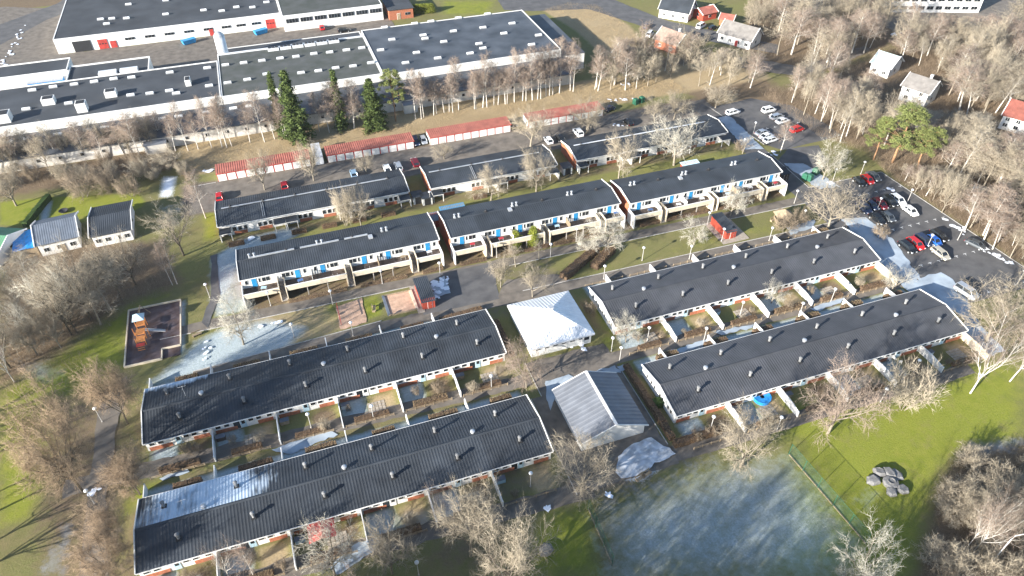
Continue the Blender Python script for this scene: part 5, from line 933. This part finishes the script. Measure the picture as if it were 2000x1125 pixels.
# ------------------------------------------------------------------ lamp posts
def lamp_meshes():
    b = MB(); b.tube([(0, 0, 0), (0, 0, 3.5)], [.075, .055], 8); pole = b.mesh('pole', POLE); h = MB(); h.lathe([(.08, 3.42), (.30, 3.5), (.34, 3.66), (.26, 3.8), (.08, 3.86)], 12); head = h.mesh('lamp_head', LAMPW, True); f = MB(); f.lathe([(.16, 0), (.16, .12), (.09, .18)], 10); return pole, head, f.mesh('foot', CONC)
for x, y, lab in [(529, 597, 'under the end gallery bay beside the frosty path'), (747, 554, 'before the second stair slot of the piped-roof gallery terrace'), (650, 594, 'at the corner of the first pink sand area'), (575, 659, 'on the worn lawn beside the round pale tree'), (690, 656, 'behind the terrace nearest the pink sand areas'), (860, 539, 'on the plaza beside the red shed'), (970, 503, 'before the thuja gallery, beside the slim young tree'), (1075, 502, 'beside the low whitish tree near the thujas'), (1125, 472, 'close to the stair wall behind the whitish trees'), (1254, 509, 'alone on the open lawn with a long shadow'), (1179, 545, 'at the low fence near the pavilion'), (841, 399, 'in the lane by the bin sheds'),
 (1381, 440, 'at the upper corner of the red shelter'), (1409, 472, 'at the red end of the shelter'), (1346, 506, 'at the path by the small lichen-grey tree'), (1502, 470, 'beside the straw-coloured bush'), (1551, 397, 'on the frosty crossing near the gazebo'), (1566, 436, 'next to the round brown bush'), (1626, 354, 'under the pale tree by the recycling bins'), (1681, 340, 'at the corner of the car park by the red car'), (1772, 395, 'in the car park beside the white saloon'), (1870, 469, 'at the forest kerb of the car park'), (1810, 484, 'in the car park beside the beige estate car'), (1712, 412, 'in the car park between the middle row cars'), (1986, 555, 'at the exit corner of the car park'),
 (1194, 686, 'at the corner of the white terrace garden fence'), (1264, 666, 'in the garden hedge of the white terrace'), (1374, 667, 'in the lane between the hedge blocks of the lawn terrace'), (1210, 705, 'at the white railing by the court'), (1445, 616, 'in the garden row by the fence of the white terrace'), (1387, 840, 'in the clipped hedge of the lawn terrace'), (1517, 841, 'at the lane edge by the frosty pitch'), (1719, 786, 'at the lane beside the many-stemmed tan tree'), (1782, 730, 'in the gardens of the lawn terrace'), (960, 760, 'in the lane between the two black terraces near the court'), (730, 819, 'in the lane between the two black terraces, midway'), (608, 835, 'in the frosty garden of the terrace by the playground'), (1036, 950, 'at the garden path of the rimed terrace end'), (818, 1123, 'on the dark verge beneath the big tan trees'), (410, 581, 'in the frosted bushes by the playground'), (200, 824, 'on the grass beside the big brown-leaved tree'), (185, 984, 'beside a scrap of snow on the dark footpath'), (1450, 295, 'by the lone young tree behind the terrace'), (1471, 262, 'at the frosty verge of the upper car park'), (1622, 590, 'in the lane by the white terrace hedge'), (1560, 618, 'in the lane above the lawn terrace roof')]:
    pole, head, ft = cached('lamp', lamp_meshes); t = thing('street_lamp', 'lamp post ' + lab, 'lamp post', (*G(x, y), 0), 0, 'estate lamp posts'); part('pole', pole, t); part('lamp_head', head, t); part('foot', ft, t)
u, v = G(1935, 1100); t = thing('street_lamp', 'tall curved white road lamp beside the thicket', 'lamp post', (u, v, 0)); b = MB(); b.tube([(0,0,0),(0,0,6.5),(.3,0,7.4),(1.2,-.3,7.8),(2.0,-.5,7.7)], [.1,.08,.06,.05,.05], 8); part('pole', b.mesh('pole', LAMPW), t); b = MB(); b.box(2.3, -.6, 7.6, .9, .3, .14); part('lamp_head', b.mesh('lamp_head', LAMPW), t)
# ------------------------------------------------------------------ hedges, garden walls and fences
def hedge_mesh(tw, core, n=1500, seed=3):
    rng = np.random.default_rng(seed); P0 = rng.uniform([-.5, -.42, .05], [.5, .42, .92], (n, 3)); P0[:, 0] *= 4; d = rng.normal(size=(n, 3))*.5; d[:, 2] = np.abs(d[:, 2]) + .6; d /= np.linalg.norm(d, axis=1, keepdims=True)
    P1 = P0 + d*rng.uniform(.12, .34, (n, 1)); V, F = cones(P0, P1, np.full(n, .014)); b = MB(); k = 10
    for i in range(k): b.box(-2 + (i + .5)*4/k, rng.uniform(-.03, .03), 0, 4/k + .02, .78 + rng.uniform(-.06, .06), .86 + rng.uniform(-.08, .08), 0, 0, .9)
    me = npmesh('hedge', V, F, tw); return me, b.mesh('hedge_core', core)
def hedge(u, v, L, Wd, H, rz, label, group=None, kind='brown'):
    tw, core = cached(('hedge', kind), lambda: hedge_mesh({'brown': HEDGE, 'tan': STRAW, 'green': EVERG}[kind], HCORE if kind != 'green' else EVERG)); t = thing('hedge', label, 'hedge', (u, v, 0), rz, group); t.scale = (L/4, Wd/.9, H); part('foliage', tw, t); part('core', core, t); return t
wallm = {}
def garden_wall(u, v, L, h0, h1, label, group, m=WHITE, north=False):
    b = MB(); s = 1 if north else -1; pts = [(0, 0), (s*L, 0), (s*L, h1), (s*L*.55, h0), (0, h0)] if not north else [(0, 0), (L, 0), (L, h0*.85), (0, h0)]
    b.prism(pts if north else pts[::-1], 'x', -.07, .07); t = thing('garden_wall', label, 'garden wall', (u, v, 0), 0, group); part('panel', b.mesh('panel', m), t); b = MB(); b.box(0, s*L, 0, .2, .2, h1 + .06 if not north else h0*.85 + .06); part('post', b.mesh('post', m), t)
ORD = ['first', 'second', 'third', 'fourth', 'fifth', 'sixth', 'seventh']; TN = {'A': 'rimed terrace', 'B': 'terrace by the playground', 'C': 'terrace by the pavilion', 'D': 'terrace by the lawn'}; END = {'A': 'its rimed end', 'B': 'its playground end', 'C': 'the pavilion', 'D': 'the carport'}
pick = lambda: MB()
def fence(u0, u1, v, label, group, m=WOOD, h=.7):
    t = thing('low_fence', label, 'fence', ((u0+u1)/2, v, 0), 0, group); L = u1-u0; b = MB(); b.box(0, 0, h*.75, L, .05, .10); part('rail', b.mesh('rail', m), t); b = MB(); b.box(0, 0, h*.35, L, .05, .10); part('rail', b.mesh('rail', m), t)
    pm_ = cached(('fpost', m.name, h), lambda: MB().box(0, 0, 0, .1, .12, h).mesh('post', m))
    for k in range(int(L/1.5) + 1): part('post', pm_, t, (-L/2 + k*L/int(L/1.5), 0, 0))
def patio(u, v, label, nx_=5, ny_=4):
    t = thing('patio', label, 'patio', (u, v, .012), 0, 'garden patios'); me = cached('slab', lambda: MB().box(0, 0, 0, .52, .52, .05).mesh('slab', PAVING))
    for i in range(nx_):
        for j in range(ny_): part('slab', me, t, (i*.62, j*.62, random.uniform(0, .01)), 0)
for n_, u0, u1, v0, v1 in LOWS:
    P = (u1-u0)/6; T = TN[n_]; rr = random.Random(ord(n_)); sun = n_ in 'CD'
    for k in range(6):
        x = u0 + k*P; wm_ = WHITE if sun or k > 3 else GREYSH; s_ = f'from {END[n_]}'
        if k or n_ == 'D': garden_wall(x + (.1 if k else 10.2), v0 + .4, 5.8, 1.75, 1.35, f'white garden screen wall, {ORD[k]} {s_}, front of the {T}', 'garden screen walls') if not (n_ == 'D' and k == 0) else None
        garden_wall(x + .3 + (P*.5 if n_ in 'CD' else 0), v1 - .3, 3.7, 1.9, .3, f'small white screen, {ORD[k]} {s_}, behind the {T}', 'wedge screens', WHITE, True)
        fence(x + .6, x + P - 1.6, v0 - 5.6, f'low wooden fence of the {ORD[k]} front garden {s_}, {T}', 'low garden fences')
        if n_ == 'C': fence(x + .6, x + P - 1.2, v1 + 2.9, f'low wooden rail fence of the {ORD[k]} back strip {s_}, {T}', 'back strip fences')
        hk = ('brown', 'tan', 'brown')[rr.randrange(3)]
        if not (n_ == 'D' and k == 0) and rr.random() < .92: hedge(x + P*.55 - .6, v0 - 4.9, rr.uniform(3.5, 6.5), 1.1, rr.uniform(.8, 1.3), 0, f'{"rusty" if hk == "brown" else "straw-coloured"} hedge of the {ORD[k]} front garden {s_}, {T}', 'front garden hedges', hk)
        if n_ != 'C' or k == 5: hedge(x + P*.62, v1 + 2.0, rr.uniform(3.2, 5.6), 1.2, rr.uniform(1.0, 1.5), 0, f'{"brown" if hk != "brown" else "straw-coloured"} hedge block, {ORD[k]} {s_}, behind the {T}', 'back hedges', 'tan' if hk == 'brown' else 'brown')
        if k % 2 == (0 if n_ in 'AC' else 1): patio(x + 5.2, v0 - 3.6, f'slab patio in the {ORD[k]} front garden {s_}, {T}')
        for q_ in range(rr.randrange(1, 4)): u_, v_ = x + rr.uniform(1.5, P-1.5), v0 - rr.uniform(2, 5.2); big = rr.random() < .4; kd_ = rr.choice(['bush', 'tanbush']); tree(kd_, u_, v_, rr.uniform(2.0, 2.8) if big else rr.uniform(1.0, 1.7), rr.uniform(1.6, 2.4) if big else rr.uniform(1.0, 1.7), f'{"tall" if big else "small"} {"rusty" if kd_ == "bush" else "tan"} shrub, {ORD[k]} front garden {s_}, {T}', 'garden shrubs', 'shrub', 'garden_shrub')
        if rr.random() < .5:
            t = thing('garden_shed', f'small garden box in the {ORD[k]} front garden {s_}, {T}', 'garden box', (x + 1.2, v0 - 1.0, 0), 0, 'garden boxes'); b = MB(); b.box(0, 0, 0, 1.5, .8, .9); part('box', b.mesh('box', rr.choice([WHITE, WOOD, PALEB, DWOOD])), t); b = MB(); b.box(0, 0, .9, 1.6, .9, .06); part('lid', b.mesh('lid', GREYSH), t)
garden_wall(116.2, 65.7, 6.2, 1.9, 1.5, 'long cream end screen wall of the terrace by the lawn', 'garden screen walls', CREAM); garden_wall(115.5, 89, 6.2, 1.9, 1.5, 'long cream end screen wall of the terrace by the pavilion', 'garden screen walls', CREAM)
hedge(50.8, 71.5, 18, 1.3, 1.2, R(90), 'long rusty clipped hedge between the carport and the white gable'); hedge(55, 61.4, 9, 1.4, 1.3, 0, 'rusty clipped hedge turning the corner beside the lane'); hedge(31.6, 95, 10, 1.2, 1.1, R(90), 'dark shaded hedge between the terrace end and the pavilion'); hedge(25.5, 104, 9, 1.2, 1.2, R(4), 'brown hedge beside the path behind the terrace near the pavilion')
for (a, c, lab) in (((1100,545), (1165,490), 'long curved brown hedge on the lawn beneath the whitish trees'), ((1160,525), (1195,490), 'shorter brown hedge beneath the spreading whitish tree')):
    p, q = Vector(G(*a)), Vector(G(*c)); d = q - p; m_ = (p+q)/2; hedge(m_.x, m_.y, d.length, 2.2, 1.6, math.atan2(d.y, d.x), lab)
hedge(118.6, 72, 7, 1.4, 1.5, R(100), 'green hedge along the gable of the terrace by the lawn', None, 'green'); hedge(117.2, 94, 6, 1.4, 1.4, R(90), 'green hedge along the gable of the terrace near the car park', None, 'green'); hedge(52.2, 70.2, 1.8, 1.8, 1.6, 0, 'round dark evergreen shrub at the white gable', None, 'green')
for k, (u0, u1, kd) in enumerate(((-7, 5, 'tan'), (8, 18, 'tan'), (21.5, 26, 'tan'), (30, 36, 'tan'), (45, 51, 'brown'), (52, 63, 'tan'), (74, 79, 'brown'), (81, 92, 'brown'), (95, 104, 'brown'))): hedge((u0+u1)/2, 119.9, u1-u0, .9, .7, 0, ['straw-coloured planting under the piped-roof gallery, next to its first stair slot', 'straw-coloured planting under the middle bay of the piped-roof gallery', 'straw planting at the last bay of the piped-roof gallery', 'straw planting beneath the first bay of the thuja gallery', 'rusty planting beside the taller thuja', 'straw planting near the whitish trees, thuja gallery', 'rusty planting in the first bay of the angled stair gallery', 'rusty planting in the second bay of the angled stair gallery', 'rusty planting behind the forked pale tree'][k], 'plantings under the galleries', kd)
for k in range(7): hedge(-16 + k*7.0 + (k > 5)*16, 143.8, 3.4, 1.1, 1.0, 0, 'clipped brown hedge block in the gardens of the garage-side terraces', 'garage-side garden hedges')
# ------------------------------------------------------------------ play and street furniture
t = thing('playset', 'wooden climbing tower with blue pyramid roof, slide and swing beam', 'playset', (-35.2, 117.2, .03)); 
for i, (x, y) in enumerate(((-.8, 3.6), (.8, 3.6), (-.8, 5.2), (.8, 5.2))): b = MB(); b.box(x, y, 0, .12, .12, 3.0); part('post', b.mesh('post', OWOOD), t)
b = MB(); b.prism([(-1.1, 3.3), (1.1, 3.3), (1.1, 5.5), (-1.1, 5.5)], 'z', 2.95, 3.0); [b.poly([(-1.1 if s[0] < 0 else 1.1, 3.3, 3.0), s[1], (0, 4.4, 4.0)]) for s in ()]; b.poly([(-1.1,3.3,3.0),(1.1,3.3,3.0),(0,4.4,4.0)]); b.poly([(1.1,3.3,3.0),(1.1,5.5,3.0),(0,4.4,4.0)]); b.poly([(1.1,5.5,3.0),(-1.1,5.5,3.0),(0,4.4,4.0)]); b.poly([(-1.1,5.5,3.0),(-1.1,3.3,3.0),(0,4.4,4.0)]); part('roof', b.mesh('roof', PALEB), t)
for y0, h in ((3.5, 1.5), (1.2, 1.3), (-.6, 1.0)): b = MB(); b.box(0, y0 + .8, h, 1.7, 1.7, .1); part('platform', b.mesh('platform', OWOOD), t)
for i, (x, y) in enumerate(((-.8, 1.2), (.8, 1.2), (-.8, -.6), (.8, -.6), (-1.4, 2.6), (1.4, 1.6))): b = MB(); b.box(x, y, 0, .12, .12, 2.0); part('post', b.mesh('post', OWOOD), t)
b = MB(); b.box(0, -1.4, .9, 1.6, .9, .06); part('red_step', b.mesh('red_step', RED), t); b = MB(); [b.box(0, -1.2 - k*.3, .8 - k*.22, 1.3, .1, .08) for k in range(4)]; part('ladder', b.mesh('ladder', OWOOD), t)
b = MB()
for k in range(8): x0, x1 = .9 + k*.42, .9 + (k+1)*.42; z0, z1 = 1.35*(1 - (k/8)**.9) + .2, 1.35*(1 - ((k+1)/8)**.9) + .2; b.quad((x0, 1.7, z0), (x1, 1.7, z1), (x1, 2.3, z1), (x0, 2.3, z0)); b.quad((x0, 1.7, z0), (x0, 1.7, z0 + .2), (x1, 1.7, z1 + .2), (x1, 1.7, z1)); b.quad((x1, 2.3, z1), (x1, 2.3, z1 + .2), (x0, 2.3, z0 + .2), (x0, 2.3, z0))
part('slide', b.mesh('slide', STEEL), t)
b = MB(); b.tube([(0, 5.2, 2.6), (0, 8.6, 2.6)], [.07, .07], 6); [b.tube([(0, 8.6, 2.6), (s*1.3, 8.8, 0)], [.06, .06], 6) for s in (-1, 1)]; part('swing_frame', b.mesh('swing_frame', WOOD), t)
for y in (6.2, 7.5): b = MB(); [b.tube([(s*.22, y, 2.6), (s*.22, y, .5)], [.012, .012], 4) for s in (-1, 1)]; b.box(0, y, .45, .5, .2, .05); part('swing_seat', b.mesh('swing_seat', DARK), t)
for i, (a, c) in enumerate((((-38.1,111.3),(-31.5,111.3)), ((-31.5,111.3),(-31.5,114)), ((-31.5,114),(-28.1,114)), ((-28.1,114),(-28.1,127.9)), ((-28.1,127.9),(-38.1,127.9)), ((-38.1,127.9),(-38.1,111.3)))): d = math.hypot(c[0]-a[0], c[1]-a[1]); thing('timber_edging', ['plank edging along the terrace side of the playground', 'short plank edging at the playground notch', 'plank edging above the playground notch', 'plank edging on the frosty side of the playground', 'plank edging on the wood side of the playground', 'plank edging along the striped grass side of the playground'][i], 'edging', ((a[0]+c[0])/2, (a[1]+c[1])/2, 0), math.atan2(c[1]-a[1], c[0]-a[0]), 'playground edging', MB().box(0, 0, 0, d, .22, .45).mesh('timber_edging', CREAM))
for i, (a, c) in enumerate((((11.8,109),(11.8,115.3)), ((17.6,109),(17.6,115.2)), ((11.8,115.3),(17.6,115.2)), ((11.8,109),(17.6,109)))): d = math.hypot(c[0]-a[0], c[1]-a[1]); thing('timber_edging', ['blue-grey plank along the sand pit', 'pale plank on the red shed side of the sand pit', 'plank on the gallery side of the sand pit', 'plank on the path side of the sand pit'][i], 'edging', ((a[0]+c[0])/2, (a[1]+c[1])/2, 0), math.atan2(c[1]-a[1], c[0]-a[0]), 'sand pit edging', MB().box(0, 0, 0, d, .55 if i < 2 else .2, .3).mesh('timber_edging', [SLATE, CREAM, WOOD, WOOD][i]))
def bench(u, v, rz, lab):
    t = thing('bench', lab, 'bench', (u, v, 0), rz, 'benches and picnic tables'); b = MB(); [b.box(0, -.35 + k*.2, .45, 1.8, .17, .05) for k in range(3)]; part('seat', b.mesh('seat', WOOD), t); b = MB(); [b.box(0, .32, .6 + k*.2, 1.8, .05, .16) for k in range(2)]; part('backrest', b.mesh('backrest', WOOD), t)
    for s in (-1, 1): b = MB(); b.box(s*.75, 0, 0, .1, .6, .45); part('leg', b.mesh('leg', WOOD), t)
for x, y, rz, lab in ((730, 605, 1.4, 'long wooden bench on the green strip between the two sand areas'), (1250, 935, .3, 'bench on the snowy lawn corner by the carport'), (1262, 928, .3, 'second bench on the snowy lawn corner by the carport'), (385, 655, .3, 'wooden bench on the frost beside the playground'), (1522, 428, .2, 'picnic bench on the small lawn before the gazebo'), (1510, 431, .2, 'stone-grey bench on the small lawn before the gazebo')): bench(*G(x, y), rz, lab)
t = thing('climbing_frame', 'red climbing bars at the edge of the pink sand', 'climbing frame', (2.2, 112, 0)); 
for k in range(4): b = MB(); b.box(0, -2.4 + k*1.6, 0, .1, .1, 1.7); part('post', b.mesh('post', RED), t)
b = MB(); b.box(0, 0, 1.66, .1, 5.0, .1); part('bar', b.mesh('bar', RED), t)
# stone flower: six boulders round a carved drum
uc, vc = G(1738, 945); 
t = thing('stone_ring', 'round carved stone drum with a coiled rim on the bright lawn', 'sculpture', (uc, vc, 0)); b = MB(); b.lathe([(1.15, 0), (1.25, .5), (1.1, .75), (.62, .8), (.62, .95), (.5, .95), (.5, .8), (.15, .8)], 18); part('drum', b.mesh('drum', STONE), t)
for k, (du, dv) in enumerate(((-2.3, 1.3), (-.4, 2.2), (1.9, 1.0), (1.0, -1.7), (-1.1, -1.4), (1.0, 1.6))):
    r = random.Random(k); b = MB(); n = 6; sx, sy, hh = r.uniform(1.0, 1.35), r.uniform(.85, 1.1), r.uniform(.6, .95); ring = [(sx*math.cos(6.283*j/n)*r.uniform(.8, 1.12), sy*math.sin(6.283*j/n)*r.uniform(.8, 1.12)) for j in range(n)]
    for z, f in ((0, .95), (hh*.55, 1.05), (hh, .72)): b.v += [(x*f + z*.1*r.uniform(-1, 1), y*f, z + r.uniform(-.06, .06)*(z > 0)) for x, y in ring]
    for q in range(2):
        for j in range(n): j2 = (j+1) % n; b.f.append((q*n+j, q*n+j2, (q+1)*n+j2, (q+1)*n+j)); b.m.append(0)
    b.f.append(tuple(2*n+j for j in range(n))); b.m.append(0); thing('boulder', 'rough grey boulder set like a petal round the carved stone drum', 'boulder', (uc + du, vc + dv, 0), k, 'stone flower petals', b.mesh('boulder', STONE))
u, v = G(1066, 1076); thing('boulder', 'lone dark boulder on the shaded lawn beside the tan tree', 'boulder', (u, v, 0), .5, None, bpy.data.objects['boulder'].data)
# ball fences of green netting
NET = bpy.data.materials.new('green_netting'); NET.use_nodes = True; _n = NET.node_tree.nodes; _b = _n['Principled BSDF']; _b.inputs['Base Color'].default_value = (.05, .12, .09, 1); _b.inputs['Alpha'].default_value = .10
def ballfence(p0, p1, h, lab):
    a, c = Vector(p0), Vector(p1); d = c - a; L = d.length; n = max(2, int(L/3)); t = thing('ball_fence', lab, 'fence', (a.x, a.y, 0), math.atan2(d.y, d.x), 'green ball fences')
    pm_ = cached(('bfp', h), lambda: MB().tube([(0, 0, 0), (0, 0, h)], [.05, .05], 6).mesh('post', GREENP))
    for k in range(n+1): part('post', pm_, t, (L*k/n, 0, 0))
    for k in range(n): b = MB(); b.box(L*(k + .5)/n, 0, .1, L/n - .14, .012, h - .2); part('netting', b.mesh('netting', NET), t)
    b = MB(); b.tube([(0, 0, h), (L, 0, h)], [.03, .03], 5); part('top_rail', b.mesh('top_rail', GREENP), t); b = MB(); b.box(L/2, .1, 0, L, .16, .14); part('base_plank', b.mesh('base_plank', WOOD), t)
ballfence(G(1540, 888), G(1690, 1062), 2.8, 'green net fence between the frosty pitch and the stone flower'); ballfence(G(1148, 995), G(1195, 1105), 2.8, 'green net fence between the tan tree and the frosty pitch')
# bins, pool, canopy, furniture
binm = lambda m: cached(('bin', m.name), lambda: MB().box(0, 0, 0, 1.3, 1.5, 1.5, 0, 0, .92).box(0, 0, 1.5, 1.35, 1.5, .25, 0, 0, .7).mesh('recycling_bin', m))
for x, y, lab in ((1241, 203, 'green recycling bin beside its twin at the end of the garage road'), (1253, 199, 'second green recycling bin at the end of the garage road'), (1572, 350, 'dark green bin at the shaded yard edge'), (1580, 352, 'dark bin at the shaded yard edge'), (1592, 340, 'green bin under the pale tree at the yard')): thing('recycling_bin', lab, 'bin', (*G(x, y), 0), .3, 'recycling bins', binm(GREENP))
t = thing('paddling_pool', 'round blue covered pool in a garden of the terrace by the lawn', 'pool', (*G(1487, 780), 0)); b = MB(); b.lathe([(1.5, 0), (1.55, .75)], 24); part('wall', b.mesh('wall', TARP), t); b = MB(); b.lathe([(1.6, .75), (1.62, .85), (1.3, .8), (.2, .74)], 24); part('cover', b.mesh('cover', TARP), t)
t = thing('garden_canopy', 'crimson fabric canopy in a garden of the rimed terrace', 'canopy', (*G(632, 1048), 0)); b = MB(); b.prism([(-2.0, 2.0), (0, 2.5), (2.0, 2.0), (0, 2.45)], 'y', -1.8, 1.8); part('fabric', b.mesh('fabric', RED), t)
for sx in (-1, 1):
    for sy in (-1, 1): b = MB(); b.box(sx*1.85, sy*1.6, 0, .07, .07, 2.0); part('post', b.mesh('post', STEEL), t)
chm = cached('chair', lambda: MB().box(0, 0, .4, .5, .5, .06).box(0, .24, .46, .5, .05, .45).box(-.2, -.2, 0, .05, .05, .4).box(.2, -.2, 0, .05, .05, .4).box(-.2, .2, 0, .05, .05, .4).box(.2, .2, 0, .05, .05, .4).mesh('garden_chair', WHITE))
for k, (x, y) in enumerate(((1736, 705), (1747, 703), (1757, 709), (1735, 714))): thing('garden_chair', 'white garden chair of the set before the terrace by the lawn', 'chair', (*G(x, y), 0), k*1.3, 'white garden chairs', chm)
for i, (x, y) in enumerate(((370, 85), (510, 66))): thing('skip_container', ['blue waste skip in the factory yard beside the snow heap', 'blue waste skip by the red factory gate'][i], 'skip', (*G(x, y), 0), .4, 'blue skips', MB().prism([(-2, .2), (2, .2), (2.4, 1.6), (-2.4, 1.6)], 'y', -1, 1).mesh('skip_container', mat('skip_blue', (.04, .28, .52), .5, .2, 1)))
# trampoline and sundries in the green garden
t = thing('fire_pit', 'round dark garden fire bowl on the green lawn', 'fire bowl', (*G(125, 414), 0)); b = MB(); b.lathe([(.7, .1), (1.1, .5), (1.0, .52), (.4, .2)], 14); part('bowl', b.mesh('bowl', DARK), t); b = MB(); [b.box(.6*math.cos(k*2.1), .6*math.sin(k*2.1), 0, .1, .1, .3) for k in range(3)]; part('feet', b.mesh('feet', STEEL), t)
hedge(*G(75, 415), 12, 1.4, 1.6, R(72), 'tall dark green hedge between the two green gardens', None, 'green')
# ------------------------------------------------------------------ air
b = MB(); b.box(60, 170, -1.0, 700, 620, 104.0); hz = bpy.data.materials.new('haze_air'); hz.use_nodes = True; n = hz.node_tree.nodes; n.clear()
vo = n.new('ShaderNodeOutputMaterial'); pv = n.new('ShaderNodeVolumePrincipled'); pv.inputs['Color'].default_value = (.93, .95, 1, 1); pv.inputs['Density'].default_value = 0.00007; pv.inputs['Anisotropy'].default_value = .2
hz.node_tree.links.new(pv.outputs[0], vo.inputs['Volume']); o = struct('haze', b.mesh('haze', hz), 'stuff'); o['label'] = 'thin pale winter haze over the whole estate'; o['category'] = 'haze'
